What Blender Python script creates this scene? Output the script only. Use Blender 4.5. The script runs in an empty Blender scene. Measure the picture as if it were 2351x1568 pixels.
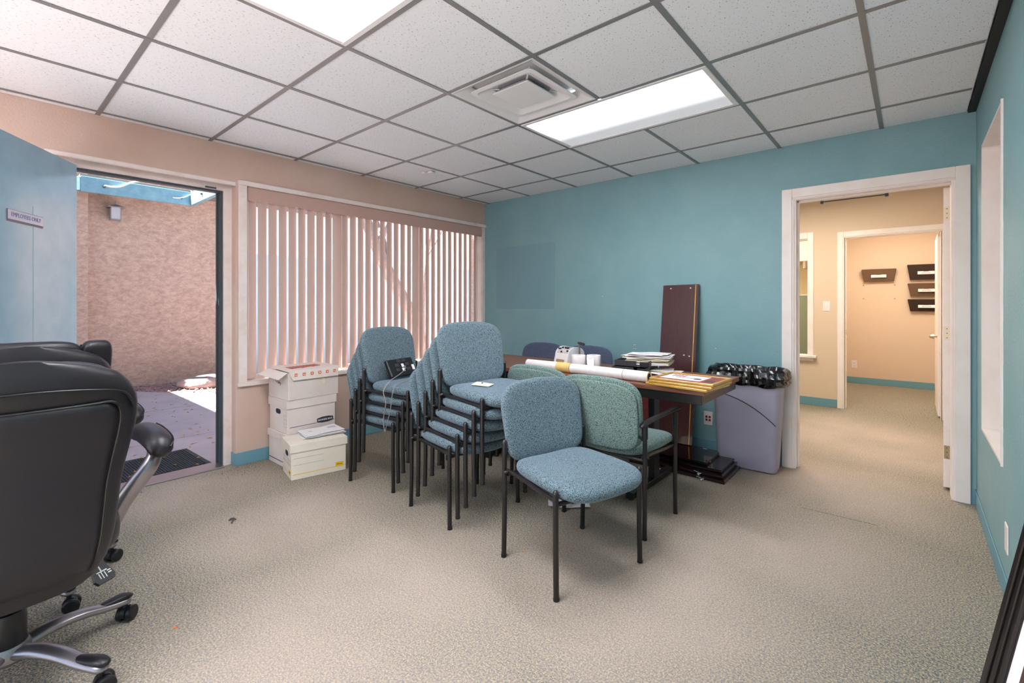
import bpy, bmesh, math, random
from mathutils import Vector, Matrix, Euler, noise
R = math.radians
PI = math.pi
random.seed(7)
scene = bpy.context.scene
col = scene.collection

# ------------------------------------------------------------------ camera
cd = bpy.data.cameras.new('camera')
cd.sensor_width = 36.0
cd.lens = 1066.65 / 2351 * 36
cd.shift_x = -(1188.6 - 1175.5) / 2351
cd.shift_y = (695.7 - 784.0) / 2351
cd.clip_start = 0.02
cam = bpy.data.objects.new('camera', cd)
col.objects.link(cam)
cam.location = (3.896, -3.980, 1.234)
cam.rotation_euler = (R(90), 0, R(40.334))
scene.camera = cam

# ------------------------------------------------------------------ world, sun, exposure
world = bpy.data.worlds.new('world')
scene.world = world
world.use_nodes = True
wn = world.node_tree.nodes
wn.clear()
wo = wn.new('ShaderNodeOutputWorld')
wb = wn.new('ShaderNodeBackground')
ws = wn.new('ShaderNodeTexSky')
ws.sky_type = 'NISHITA'
ws.sun_disc = False
ws.sun_elevation = R(58)
ws.sun_rotation = R(205)
wb.inputs['Strength'].default_value = 0.24
world.node_tree.links.new(ws.outputs[0], wb.inputs[0])
world.node_tree.links.new(wb.outputs[0], wo.inputs[0])

sl = bpy.data.lights.new('sun', 'SUN')
sl.energy = 29.0
sl.angle = R(0.6)
sl.color = (1.0, 0.975, 0.95)
sun = bpy.data.objects.new('sun', sl)
col.objects.link(sun)
sun_dir = Vector((0.20, 0.45, -0.87)).normalized()
sun.rotation_euler = sun_dir.to_track_quat('-Z', 'Y').to_euler()
sun.location = (-3, -4, 8)

vs = scene.view_settings
vs.view_transform = 'Standard'
vs.look = 'None'
vs.gamma = 1.0
vs.use_curve_mapping = False
vs.exposure = 0.58

LAMP_W = 15.0      # emission of the room's troffer lenses
HALL_W = 17.0

# ------------------------------------------------------------------ helpers: colour and materials
def lin(h):
    h = h.lstrip('#')
    out = []
    for k in (0, 2, 4):
        c = int(h[k:k+2], 16) / 255
        out.append(c / 12.92 if c <= 0.04045 else ((c + 0.055) / 1.055) ** 2.4)
    return (*out, 1.0)

MATS = {}
class NT:
    def __init__(s, m):
        s.t = m.node_tree; s.n = s.t.nodes; s.l = s.t.links
        s.b = s.n['Principled BSDF']
    def new(s, typ, **kw):
        n = s.n.new(typ)
        for k, v in kw.items():
            if k in n.inputs: n.inputs[k].default_value = v
            else: setattr(n, k, v)
        return n
    def link(s, a, b): s.l.new(a, b)

def mat(name, color, rough=0.6, metal=0.0, bump=None, var=None, spec=0.5, coat=0.0, sheen=0.0, trans=0.0, alpha=None):
    """bump=(scale, strength, distance); var=(scale, second colour, amount low, amount high)"""
    if name in MATS: return MATS[name]
    m = bpy.data.materials.new(name); m.use_nodes = True
    t = NT(m); b = t.b
    b.inputs['Base Color'].default_value = lin(color)
    b.inputs['Roughness'].default_value = rough
    b.inputs['Metallic'].default_value = metal
    b.inputs['Specular IOR Level'].default_value = spec
    b.inputs['Coat Weight'].default_value = coat
    b.inputs['Sheen Weight'].default_value = sheen
    b.inputs['Transmission Weight'].default_value = trans
    co = t.new('ShaderNodeTexCoord')
    if var:
        nz = t.new('ShaderNodeTexNoise', Scale=var[0], Detail=6.0, Roughness=0.6)
        t.link(co.outputs['Object'], nz.inputs['Vector'])
        rp = t.new('ShaderNodeValToRGB')
        rp.color_ramp.elements[0].position = var[2]; rp.color_ramp.elements[1].position = var[3]
        rp.color_ramp.elements[0].color = lin(color); rp.color_ramp.elements[1].color = lin(var[1])
        t.link(nz.outputs['Fac'], rp.inputs['Fac'])
        t.link(rp.outputs['Color'], b.inputs['Base Color'])
    if bump:
        n2 = t.new('ShaderNodeTexNoise', Scale=bump[0], Detail=3.0)
        t.link(co.outputs['Object'], n2.inputs['Vector'])
        bp = t.new('ShaderNodeBump', Strength=bump[1], Distance=bump[2])
        t.link(n2.outputs['Fac'], bp.inputs['Height'])
        t.link(bp.outputs['Normal'], b.inputs['Normal'])
    MATS[name] = m
    return m

def mat_emit(name, color, strength):
    m = bpy.data.materials.new(name); m.use_nodes = True
    b = m.node_tree.nodes['Principled BSDF']
    b.inputs['Base Color'].default_value = (0.8, 0.8, 0.8, 1)
    b.inputs['Emission Color'].default_value = lin(color)
    b.inputs['Emission Strength'].default_value = strength
    MATS[name] = m
    return m

# carpet
def make_carpet():
    m = bpy.data.materials.new('carpet'); m.use_nodes = True
    t = NT(m); b = t.b
    b.inputs['Roughness'].default_value = 1.0
    b.inputs['Specular IOR Level'].default_value = 0.1
    co = t.new('ShaderNodeTexCoord')
    n1 = t.new('ShaderNodeTexNoise', Scale=165.0, Detail=2.0, Roughness=0.6)
    n2 = t.new('ShaderNodeTexNoise', Scale=110.0, Detail=2.0, Roughness=0.6)
    n3 = t.new('ShaderNodeTexNoise', Scale=1.1, Detail=3.0, Roughness=0.55)
    t.link(co.outputs['Object'], n1.inputs['Vector'])
    mp = t.new('ShaderNodeMapping'); mp.inputs['Location'].default_value = (3.1, 7.7, 1.3)
    t.link(co.outputs['Object'], mp.inputs['Vector'])
    t.link(mp.outputs['Vector'], n2.inputs['Vector'])
    t.link(co.outputs['Object'], n3.inputs['Vector'])
    r1 = t.new('ShaderNodeValToRGB')
    e = r1.color_ramp.elements
    e[0].position = 0.32; e[0].color = lin('#474f53')
    e[1].position = 0.68; e[1].color = lin('#cabb9d')
    x = e.new(0.43); x.color = lin('#7d7970')
    x = e.new(0.55); x.color = lin('#a59881')
    t.link(n1.outputs['Fac'], r1.inputs['Fac'])
    r2 = t.new('ShaderNodeValToRGB')
    r2.color_ramp.elements[0].position = 0.53; r2.color_ramp.elements[0].color = (0, 0, 0, 1)
    r2.color_ramp.elements[1].position = 0.64; r2.color_ramp.elements[1].color = (1, 1, 1, 1)
    t.link(n2.outputs['Fac'], r2.inputs['Fac'])
    mx = t.new('ShaderNodeMix', data_type='RGBA')
    mx.inputs[7].default_value = lin('#58656f')
    t.link(r2.outputs['Color'], mx.inputs[0]); t.link(r1.outputs['Color'], mx.inputs[6])
    # worn, faded traffic lanes between the doorways
    prev = None
    for (cx_, cy_, rad) in ((3.62, 1.2, 1.5), (3.5, -0.2, 1.1), (3.3, -1.2, 1.1), (3.05, -2.1, 1.1), (2.2, -2.95, 1.2), (1.2, -2.85, 0.9), (0.4, -3.0, 0.7), (2.8, -3.4, 1.0)):
        ds_ = t.new('ShaderNodeVectorMath', operation='DISTANCE'); ds_.inputs[1].default_value = (cx_, cy_, 0)
        t.link(co.outputs['Object'], ds_.inputs[0])
        mr_ = t.new('ShaderNodeMapRange', interpolation_type='SMOOTHSTEP')
        mr_.inputs['From Min'].default_value = rad; mr_.inputs['From Max'].default_value = rad*0.15
        t.link(ds_.outputs['Value'], mr_.inputs['Value'])
        if prev is None: prev = mr_.outputs[0]
        else:
            mxm = t.new('ShaderNodeMath', operation='MAXIMUM'); t.link(prev, mxm.inputs[0]); t.link(mr_.outputs[0], mxm.inputs[1]); prev = mxm.outputs[0]
    mm_ = t.new('ShaderNodeMath', operation='MULTIPLY'); t.link(prev, mm_.inputs[0])
    r3 = t.new('ShaderNodeMapRange'); r3.inputs['From Min'].default_value = 0.3; r3.inputs['From Max'].default_value = 0.7
    r3.inputs['To Min'].default_value = 0.30; r3.inputs['To Max'].default_value = 0.62
    t.link(n3.outputs['Fac'], r3.inputs['Value']); t.link(r3.outputs[0], mm_.inputs[1])
    m2 = t.new('ShaderNodeMix', data_type='RGBA')
    m2.inputs[7].default_value = lin('#cdb9ad')
    t.link(mm_.outputs[0], m2.inputs[0]); t.link(mx.outputs[2], m2.inputs[6])
    t.link(m2.outputs[2], b.inputs['Base Color'])
    bp = t.new('ShaderNodeBump', Strength=0.7, Distance=0.004)
    t.link(n1.outputs['Fac'], bp.inputs['Height'])
    t.link(bp.outputs['Normal'], b.inputs['Normal'])
    MATS['carpet'] = m
make_carpet()

def make_fabric(name, base, dark, light):
    m = bpy.data.materials.new(name); m.use_nodes = True
    t = NT(m); b = t.b
    b.inputs['Roughness'].default_value = 0.95
    b.inputs['Specular IOR Level'].default_value = 0.15
    b.inputs['Sheen Weight'].default_value = 0.4
    b.inputs['Sheen Tint'].default_value = (0.65, 0.74, 0.95, 1)
    b.inputs['Sheen Roughness'].default_value = 0.45
    co = t.new('ShaderNodeTexCoord')
    n1 = t.new('ShaderNodeTexNoise', Scale=330.0, Detail=1.5, Roughness=0.5)
    t.link(co.outputs['Object'], n1.inputs['Vector'])
    r1 = t.new('ShaderNodeValToRGB')
    e = r1.color_ramp.elements
    e[0].position = 0.40; e[0].color = lin(dark)
    e[1].position = 0.62; e[1].color = lin(light)
    x = e.new(0.46); x.color = lin(base)
    t.link(n1.outputs['Fac'], r1.inputs['Fac'])
    t.link(r1.outputs['Color'], b.inputs['Base Color'])
    bp = t.new('ShaderNodeBump', Strength=0.35, Distance=0.0015)
    t.link(n1.outputs['Fac'], bp.inputs['Height'])
    t.link(bp.outputs['Normal'], b.inputs['Normal'])
    MATS[name] = m
make_fabric('fabric_teal', '#61757e', '#222f36', '#80939b')
make_fabric('fabric_green', '#6f857f', '#2c3a37', '#8da39b')
make_fabric('fabric_slate', '#515a70', '#3a4052', '#626b82')

def make_tile():
    m = bpy.data.materials.new('ceiling_tile'); m.use_nodes = True
    t = NT(m); b = t.b
    b.inputs['Roughness'].default_value = 0.95
    b.inputs['Specular IOR Level'].default_value = 0.1
    co = t.new('ShaderNodeTexCoord')
    mp = t.new('ShaderNodeMapping'); mp.inputs['Scale'].default_value = (1.0, 0.45, 1.0); mp.inputs['Rotation'].default_value = (0, 0, 0.6)
    t.link(co.outputs['Object'], mp.inputs['Vector'])
    v = t.new('ShaderNodeTexNoise', Scale=170.0, Detail=2.0, Roughness=0.5)
    t.link(mp.outputs['Vector'], v.inputs['Vector'])
    r1 = t.new('ShaderNodeValToRGB')
    r1.color_ramp.elements[0].position = 0.30; r1.color_ramp.elements[0].color = lin('#a9a6a5')
    r1.color_ramp.elements[1].position = 0.37; r1.color_ramp.elements[1].color = lin('#ebeef1')
    t.link(v.outputs['Fac'], r1.inputs['Fac'])
    t.link(r1.outputs['Color'], b.inputs['Base Color'])
    bp = t.new('ShaderNodeBump', Strength=0.5, Distance=0.002)
    t.link(r1.outputs['Color'], bp.inputs['Height'])
    t.link(bp.outputs['Normal'], b.inputs['Normal'])
    MATS['ceiling_tile'] = m
make_tile()

def make_stucco():
    m = bpy.data.materials.new('stucco'); m.use_nodes = True
    t = NT(m); b = t.b
    b.inputs['Roughness'].default_value = 0.95
    co = t.new('ShaderNodeTexCoord')
    mp = t.new('ShaderNodeMapping'); mp.inputs['Scale'].default_value = (1.0, 1.0, 1.7); mp.inputs['Rotation'].default_value = (0.35, 0, 0)
    t.link(co.outputs['Object'], mp.inputs['Vector'])
    n1 = t.new('ShaderNodeTexNoise', Scale=11.0, Detail=10.0, Roughness=0.74)
    n1.inputs['Distortion'].default_value = 0.35
    t.link(mp.outputs['Vector'], n1.inputs['Vector'])
    r1 = t.new('ShaderNodeValToRGB')
    e = r1.color_ramp.elements
    e[0].position = 0.30; e[0].color = lin('#a08a7e')
    e[1].position = 0.66; e[1].color = lin('#cfb7a8')
    x = e.new(0.5); x.color = lin('#baa293')
    t.link(n1.outputs['Fac'], r1.inputs['Fac'])
    t.link(r1.outputs['Color'], b.inputs['Base Color'])
    bp = t.new('ShaderNodeBump', Strength=0.8, Distance=0.02)
    t.link(n1.outputs['Fac'], bp.inputs['Height'])
    t.link(bp.outputs['Normal'], b.inputs['Normal'])
    MATS['stucco'] = m
make_stucco()

def make_wood(name, c1, c2, scale=(1, 14, 14), rough=0.4, coat=0.0):
    m = bpy.data.materials.new(name); m.use_nodes = True
    t = NT(m); b = t.b
    b.inputs['Roughness'].default_value = rough
    b.inputs['Coat Weight'].default_value = coat
    co = t.new('ShaderNodeTexCoord')
    mp = t.new('ShaderNodeMapping'); mp.inputs['Scale'].default_value = scale
    t.link(co.outputs['Object'], mp.inputs['Vector'])
    n1 = t.new('ShaderNodeTexNoise', Scale=4.0, Detail=8.0, Roughness=0.65)
    n1.inputs['Distortion'].default_value = 0.8
    t.link(mp.outputs['Vector'], n1.inputs['Vector'])
    r1 = t.new('ShaderNodeValToRGB')
    r1.color_ramp.elements[0].position = 0.3; r1.color_ramp.elements[0].color = lin(c1)
    r1.color_ramp.elements[1].position = 0.7; r1.color_ramp.elements[1].color = lin(c2)
    t.link(n1.outputs['Fac'], r1.inputs['Fac'])
    t.link(r1.outputs['Color'], b.inputs['Base Color'])
    MATS[name] = m
make_wood('walnut', '#6b4232', '#96634a', (1, 14, 14), 0.38)
make_wood('mahogany', '#3c1a1c', '#4d2426', (14, 14, 1), 0.3, 0.3)
make_wood('mahogany_red', '#6a3028', '#7c3c32', (14, 14, 1), 0.4)
make_wood('mahogany_gloss', '#1d0c0e', '#2a1214', (1, 14, 14), 0.12, 0.6)
make_wood('gold_wood', '#b98a3a', '#d6a94f', (3, 3, 3), 0.3, 0.2)

mat('teal_wall', '#7fa8af', 0.5, bump=(95, 0.45, 0.004), var=(2.2, '#8ab0b5', 0.35, 0.7), spec=0.4)
mat('tan_wall', '#d6bcae', 0.75, bump=(95, 0.45, 0.004), var=(2.0, '#cfb09f', 0.35, 0.7), spec=0.25)
mat('hall_wall', '#dec8b0', 0.7, bump=(95, 0.35, 0.004), spec=0.3)
mat('white_trim', '#f6ece6', 0.45, bump=(40, 0.08, 0.002), var=(6, '#efe1d8', 0.45, 0.75))
mat('pink_trim', '#f0e2dc', 0.5, var=(9, '#e3cdc2', 0.45, 0.8))
mat('cove_base', '#6f9fae', 0.45)
mat('grid_metal', '#8d8c8c', 0.4, 0.35)
mat('black_gap', '#111111', 0.6)
mat('slat_vinyl', '#efd6ca', 0.55)
def add_translucency(name, amount):
    m = MATS[name]; t = NT(m)
    tl = t.new('ShaderNodeBsdfTranslucent'); tl.inputs['Color'].default_value = t.b.inputs['Base Color'].default_value
    mx = t.new('ShaderNodeMixShader'); mx.inputs[0].default_value = amount
    t.link(t.b.outputs[0], mx.inputs[1]); t.link(tl.outputs[0], mx.inputs[2])
    t.link(mx.outputs[0], t.n['Material Output'].inputs['Surface'])
add_translucency('slat_vinyl', 0.22)
mat('valance', '#c9a598', 0.6)
mat('door_teal', '#84a9bb', 0.2, bump=(30, 0.05, 0.002), var=(5, '#97b3c4', 0.35, 0.75), spec=0.6)
mat('dark_frame', '#3f474d', 0.5)
mat('black_metal', '#1d1b1c', 0.32, spec=0.5)
mat('cap_metal', '#2c2828', 0.25, spec=0.6)
mat('black_plastic', '#17161a', 0.4)
mat('leather', '#211e23', 0.40, bump=(160, 0.18, 0.0015), spec=0.5)
mat('leather_seam', '#141317', 0.4)
mat('silver', '#a39da1', 0.3, 0.85)
mat('chrome', '#d9d4d0', 0.12, 1.0)
mat('brass', '#d9c7a8', 0.2, 0.9)
mat('card_white', '#e8dcd4', 0.75, bump=(25, 0.1, 0.002), var=(4, '#dccbc0', 0.4, 0.8))
mat('card_cream', '#efe6d6', 0.7, bump=(25, 0.1, 0.002), var=(4, '#e6dac8', 0.4, 0.8))
mat('print_blue', '#3d3e63', 0.7)
mat('print_line', '#8f8a90', 0.8)
mat('print_dark', '#33313a', 0.7)
mat('print_orange', '#e8793f', 0.7)
mat('print_red', '#b86a62', 0.7)
mat('print_yellow', '#f2c51f', 0.7)
mat('hole_dark', '#252a45', 0.8)
mat('paper', '#f4efee', 0.8, var=(30, '#e9e4e6', 0.45, 0.8))
mat('paper_cream', '#efe4c6', 0.8)
mat('paper_yellow', '#e9c67a', 0.8)
mat('can_grey', '#a9a5b8', 0.45, bump=(60, 0.06, 0.002), var=(3, '#9e99ad', 0.4, 0.75))
mat('bag_black', '#0c0c0d', 0.16, spec=0.7)
mat('plastic_white', '#eee7e4', 0.35)
mat('jack_red', '#b0283a', 0.5)
mat('cream_hinge', '#efe2c6', 0.4)
mat('grey_plastic', '#3a373c', 0.5)
mat('smoke_plastic', '#3a2b24', 0.3)
mat('smoke_plastic_light', '#6d5644', 0.3)
mat('concrete', '#b3a9ac', 0.9, bump=(30, 0.2, 0.004), var=(2.5, '#a39aa0', 0.35, 0.75))
mat('gravel', '#8f7470', 0.95, bump=(60, 0.8, 0.02), var=(60, '#b69a94', 0.35, 0.65))
mat('rock', '#8a807e', 0.95, bump=(14, 0.7, 0.03), var=(9, '#a8968f', 0.35, 0.7))
mat('mat_rubber', '#34383d', 0.9, bump=(120, 0.4, 0.004))
mat('fascia_blue', '#6c95a4', 0.6, var=(7, '#86aab5', 0.4, 0.75))
mat('leaf_litter', '#9a6b3f', 0.9, var=(30, '#c9a04f', 0.45, 0.6))
mat('foliage', '#5d7a3c', 0.8, var=(8, '#7f9a55', 0.4, 0.7))
mat('bark', '#a3938a', 0.95, bump=(20, 0.6, 0.02), var=(10, '#bfb0a6', 0.4, 0.7))
mat('lantern_metal', '#8d8a90', 0.5, 0.2)
mat('frosted', '#b4b4ba', 0.3, spec=0.5)
mat('frame_black', '#1a1514', 0.35)
mat('art_yellow', '#e3a92b', 0.6)
mat('art_brown', '#4a382f', 0.7)
mat('cert_red', '#a4564f', 0.6)
mat('cert_green', '#4d5a48', 0.6)
mat('sign_plate', '#c4bfca', 0.35)
mat('sign_border', '#6e5b70', 0.5)
mat('print_signblue', '#6b6aa3', 0.6)
mat('pale_yellow', '#efe0b4', 0.7)
mat('sage_green', '#9aa384', 0.7)
mat('grey_white', '#dcdcde', 0.5)
mat('diffuser_white', '#e6e5e5', 0.45)
mat('duct_dark', '#a5a4a8', 0.8, bump=(200, 0.5, 0.003))
mat('cable_grey', '#8a8684', 0.4)
mat('cable_black', '#1b1a1c', 0.4)
mat('seam_dark', '#5b5550', 1.0)
mat('dirt', '#6b4a3c', 1.0)
mat('patch_teal', '#7ba3ad', 0.42, bump=(95, 0.4, 0.004))
mat('facade_white', '#efece8', 0.8)
mat('facade_blue', '#b9d2dc', 0.7)
mat('roofing', '#7d7672', 0.9)
mat('glass_frame', '#5f93a6', 0.5)

def make_glass():
    m = bpy.data.materials.new('window_glass'); m.use_nodes = True
    t = NT(m)
    out = t.n['Material Output']
    tr = t.new('ShaderNodeBsdfTransparent')
    gl = t.new('ShaderNodeBsdfGlossy'); gl.inputs['Roughness'].default_value = 0.02
    lw = t.new('ShaderNodeLayerWeight', Blend=0.5)
    pw = t.new('ShaderNodeMath', operation='POWER'); pw.inputs[1].default_value = 5.0
    fr = t.new('ShaderNodeMath', operation='MULTIPLY_ADD'); fr.inputs[1].default_value = 0.9; fr.inputs[2].default_value = 0.03
    t.link(lw.outputs['Facing'], pw.inputs[0]); t.link(pw.outputs[0], fr.inputs[0])
    mx = t.new('ShaderNodeMixShader')
    t.link(fr.outputs[0], mx.inputs[0]); t.link(tr.outputs[0], mx.inputs[1]); t.link(gl.outputs[0], mx.inputs[2])
    t.link(mx.outputs[0], out.inputs['Surface'])
    MATS['window_glass'] = m
make_glass()

mat_emit('lens_lit', '#f6f9ff', LAMP_W)
mat_emit('hall_lens', '#fff3e2', HALL_W)
def make_lens_single():
    # only the tube on one side of this troffer burns, so its lens is brighter there
    m = bpy.data.materials.new('lens_single_tube'); m.use_nodes = True
    t = NT(m); b = t.b
    b.inputs['Base Color'].default_value = (0.5, 0.5, 0.5, 1)
    b.inputs['Emission Color'].default_value = lin('#f6f9ff')
    co = t.new('ShaderNodeTexCoord')
    sp = t.new('ShaderNodeSeparateXYZ'); t.link(co.outputs['Object'], sp.inputs[0])
    mr = t.new('ShaderNodeMapRange')
    mr.inputs['From Min'].default_value = -0.27; mr.inputs['From Max'].default_value = 0.29
    t.link(sp.outputs['Y'], mr.inputs['Value'])
    rp = t.new('ShaderNodeValToRGB')
    e = rp.color_ramp.elements
    e[0].position = 0.0; e[0].color = (0.8, 0.8, 0.8, 1)
    e[1].position = 1.0; e[1].color = (0.012, 0.012, 0.012, 1)
    x = e.new(0.2); x.color = (1, 1, 1, 1)
    x = e.new(0.42); x.color = (0.22, 0.22, 0.22, 1)
    x = e.new(0.56); x.color = (0.045, 0.045, 0.045, 1)
    x = e.new(0.75); x.color = (0.012, 0.012, 0.012, 1)
    t.link(mr.outputs[0], rp.inputs[0])
    mu = t.new('ShaderNodeMath', operation='MULTIPLY'); mu.inputs[1].default_value = LAMP_W * 1.5
    t.link(rp.outputs['Color'], mu.inputs[0]); t.link(mu.outputs[0], b.inputs['Emission Strength'])
    MATS['lens_single_tube'] = m
make_lens_single()

# ------------------------------------------------------------------ helpers: geometry
class MB:
    """collects shapes; build() links them as one mesh object"""
    def __init__(s): s.v = []; s.f = []
    def add(s, vs, fs):
        o = len(s.v); s.v += [tuple(p) for p in vs]; s.f += [tuple(i + o for i in f) for f in fs]; return s
    def box(s, x0, x1, y0, y1, z0, z1, M=None):
        vs = [Vector((x, y, z)) for x in (x0, x1) for y in (y0, y1) for z in (z0, z1)]
        if M: vs = [M @ p for p in vs]
        return s.add(vs, [(0,1,3,2),(4,6,7,5),(0,4,5,1),(2,3,7,6),(0,2,6,4),(1,5,7,3)])
    def rbox(s, x0, x1, y0, y1, z0, z1, b=0.004, M=None):
        b = min(b, (x1-x0)*.45, (y1-y0)*.45, (z1-z0)*.45)
        pts = []
        for sx in (0, 1):
            for sy in (0, 1):
                for sz in (0, 1):
                    X = (x0, x1)[sx]; Y = (y0, y1)[sy]; Z = (z0, z1)[sz]
                    ix = X + (b, -b)[sx]; iy = Y + (b, -b)[sy]; iz = Z + (b, -b)[sz]
                    pts += [(X, iy, iz), (ix, Y, iz), (ix, iy, Z)]
        return s.hull(pts, M)
    def hull(s, pts, M=None):
        bm = bmesh.new()
        for p in pts: bm.verts.new(p)
        r = bmesh.ops.convex_hull(bm, input=bm.verts)
        bmesh.ops.dissolve_limit(bm, angle_limit=0.01, verts=bm.verts, edges=bm.edges)
        bmesh.ops.recalc_face_normals(bm, faces=bm.faces)
        bm.verts.index_update()
        vs = [v.co.copy() for v in bm.verts]
        fs = [[v.index for v in f.verts] for f in bm.faces]
        bm.free()
        if M: vs = [M @ p for p in vs]
        return s.add(vs, fs)
    def tube(s, path, r, n=10, dome=(False, False), flat=1.0, closed=False, up=None):
        P = [Vector(p) for p in path]; k = len(P)
        rr = r if isinstance(r, (list, tuple)) else [r] * k
        T = []
        for i in range(k):
            a = P[(i-1) % k] if (closed or i > 0) else P[i]
            b = P[(i+1) % k] if (closed or i < k-1) else P[i]
            T.append((b - a).normalized())
        u = Vector(up) if up else (Vector((0, 0, 1)) if abs(T[0].z) < 0.9 else Vector((1, 0, 0)))
        rings = []
        for i in range(k):
            u = (u - T[i] * u.dot(T[i])).normalized()
            w = T[i].cross(u)
            rings.append((P[i], u.copy(), w, rr[i], T[i]))
        pts = []
        def ring(c, u, w, q): return [c + (u * math.cos(2*PI*j/n) * flat + w * math.sin(2*PI*j/n)) * q for j in range(n)]
        seq = []
        if dome[0]:
            c, u0, w0, q, t0 = rings[0]
            for a in (80, 55, 28): seq.append(ring(c - t0*q*math.sin(R(a)), u0, w0, q*math.cos(R(a))))
        for c, u0, w0, q, t0 in rings: seq.append(ring(c, u0, w0, q))
        if dome[1]:
            c, u0, w0, q, t0 = rings[-1]
            for a in (28, 55, 80): seq.append(ring(c + t0*q*math.sin(R(a)), u0, w0, q*math.cos(R(a))))
        return s.rings(seq, closed)
    def rings(s, seq, closed=False, caps=True):
        n = len(seq[0]); vs = [p for g in seq for p in g]; fs = []
        m = len(seq)
        for i in range(m if closed else m-1):
            a = i*n; b = ((i+1) % m)*n
            for j in range(n):
                k = (j+1) % n
                fs.append((a+j, a+k, b+k, b+j))
        if not closed and caps:
            fs.append(tuple(reversed(range(n)))); fs.append(tuple(range((m-1)*n, m*n)))
        return s.add(vs, fs)
    def cyl(s, c0, c1, r, n=16): return s.tube([c0, c1], r, n)
    def lathe(s, prof, c=(0,0,0), n=24, M=None):
        seq = []
        for r, z in prof:
            g = [Vector((c[0]+r*math.cos(2*PI*j/n), c[1]+r*math.sin(2*PI*j/n), c[2]+z)) for j in range(n)]
            if M: g = [M @ p for p in g]
            seq.append(g)
        return s.rings(seq)
    def prism(s, poly, z0, z1, M=None):
        n = len(poly)
        vs = [Vector((x, y, z0)) for x, y in poly] + [Vector((x, y, z1)) for x, y in poly]
        if M: vs = [M @ p for p in vs]
        return s.add(vs, [tuple(reversed(range(n))), tuple(range(n, 2*n))] + [(j, (j+1) % n, n+(j+1) % n, n+j) for j in range(n)])
    def cushion(s, W, D, T, ex=3.4, n=40, fn=None, ph=9, er=0.42, ez=0.55):
        """superellipsoid pad: W along y, D along x, T thick; fn deforms"""
        def ang(j):
            a = 2*PI*j/n; c, q = math.cos(a), math.sin(a)
            return (math.copysign(abs(c)**(2/ex), c), math.copysign(abs(q)**(2/ex), q))
        seq = []
        for k in range(ph*2+1):
            p = PI*k/(ph*2)
            r = max(math.sin(p), 0.012)**er; z = math.copysign(abs(math.cos(p))**ez, math.cos(p))
            g = []
            for j in range(n):
                a, b = ang(j)
                q = (D/2*r*a, W/2*r*b, -T/2*z)
                g.append(Vector(fn(*q)) if fn else Vector(q))
            seq.append(g)
        return s.rings(seq)
    def mesh(s, name):
        me = bpy.data.meshes.new(name)
        me.from_pydata(s.v, [], s.f)
        bm = bmesh.new(); bm.from_mesh(me)
        bmesh.ops.recalc_face_normals(bm, faces=bm.faces)
        bm.to_mesh(me); bm.free()
        return me
    def build(s, name, m, parent=None, smooth=35, loc=(0,0,0), rot=(0,0,0)):
        return link(name, s.mesh(name), m, parent, smooth, loc, rot)

def link(name, me, m, parent=None, smooth=35, loc=(0,0,0), rot=(0,0,0)):
    if m is not None and not me.materials: me.materials.append(MATS[m])
    if smooth:
        me.shade_smooth(); me.set_sharp_from_angle(angle=R(smooth))
    o = bpy.data.objects.new(name, me); col.objects.link(o)
    o.location = loc; o.rotation_euler = rot
    if parent: o.parent = parent
    return o

def tag(o, label, cat, group=None):
    o['label'] = label; o['category'] = cat
    if group: o['group'] = group
    return o
def thing(name, label, cat, loc=(0,0,0), rz=0.0, group=None, rot=None):
    o = bpy.data.objects.new(name, None); col.objects.link(o)
    o.empty_display_size = 0.1
    o.location = loc; o.rotation_euler = rot if rot else (0, 0, rz)
    return tag(o, label, cat, group)
def struct(o, label=None):
    o['kind'] = 'structure'
    if label: o['label'] = label
    return o
def copy_tree(o, parent=None):
    c = o.copy(); col.objects.link(c); c.parent = parent
    for ch in [k for k in bpy.data.objects if k.parent == o]:
        copy_tree(ch, c)
    return c
_txt = {}
def text_mesh(s, size, ext=0.0005, spacing=1.0, wide=1.0):
    cu = bpy.data.curves.new('txt', 'FONT')
    cu.body = s; cu.size = size; cu.extrude = ext; cu.align_x = 'CENTER'; cu.align_y = 'CENTER'
    cu.space_character = spacing; cu.resolution_u = 2
    o = bpy.data.objects.new('txt', cu); col.objects.link(o)
    dg = bpy.context.evaluated_depsgraph_get()
    me = bpy.data.meshes.new_from_object(o.evaluated_get(dg))
    bpy.data.objects.remove(o); bpy.data.curves.remove(cu)
    me.materials.clear()
    if wide != 1.0:
        for v in me.vertices: v.co.x *= wide
    return me
def lettering(s, size, m, parent, loc, rot, name='lettering', ext=0.0005, spacing=1.0, wide=1.0):
    me = text_mesh(s, size, ext, spacing, wide)
    me.materials.append(MATS[m])
    return link(name, me, None, parent, 0, loc, rot)

# ------------------------------------------------------------------ THE SETTING
H = 2.409            # ceiling height
XR = 4.194           # right wall
YB = -5.3            # wall behind the camera
WT = 0.15            # wall thickness
WL = 0.115           # window wall thickness

# floor: one carpet through the room, the passage and the room beyond
fl = struct(MB().box(-0.10, 4.36, YB-0.1, 4.95, -0.06, 0.0).build('floor', 'carpet', smooth=0))
sm = MB()
px = 3.386
while px < 3.72:
    q = px + random.uniform(0.02, 0.06)
    sm.box(px, q, -0.735 + 0.03*(px-3.386), -0.7325 + 0.03*(px-3.386), 0.0, 0.0012); px = q + 0.004
sm.build('carpet_seam', 'seam_dark', fl, 0)

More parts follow.
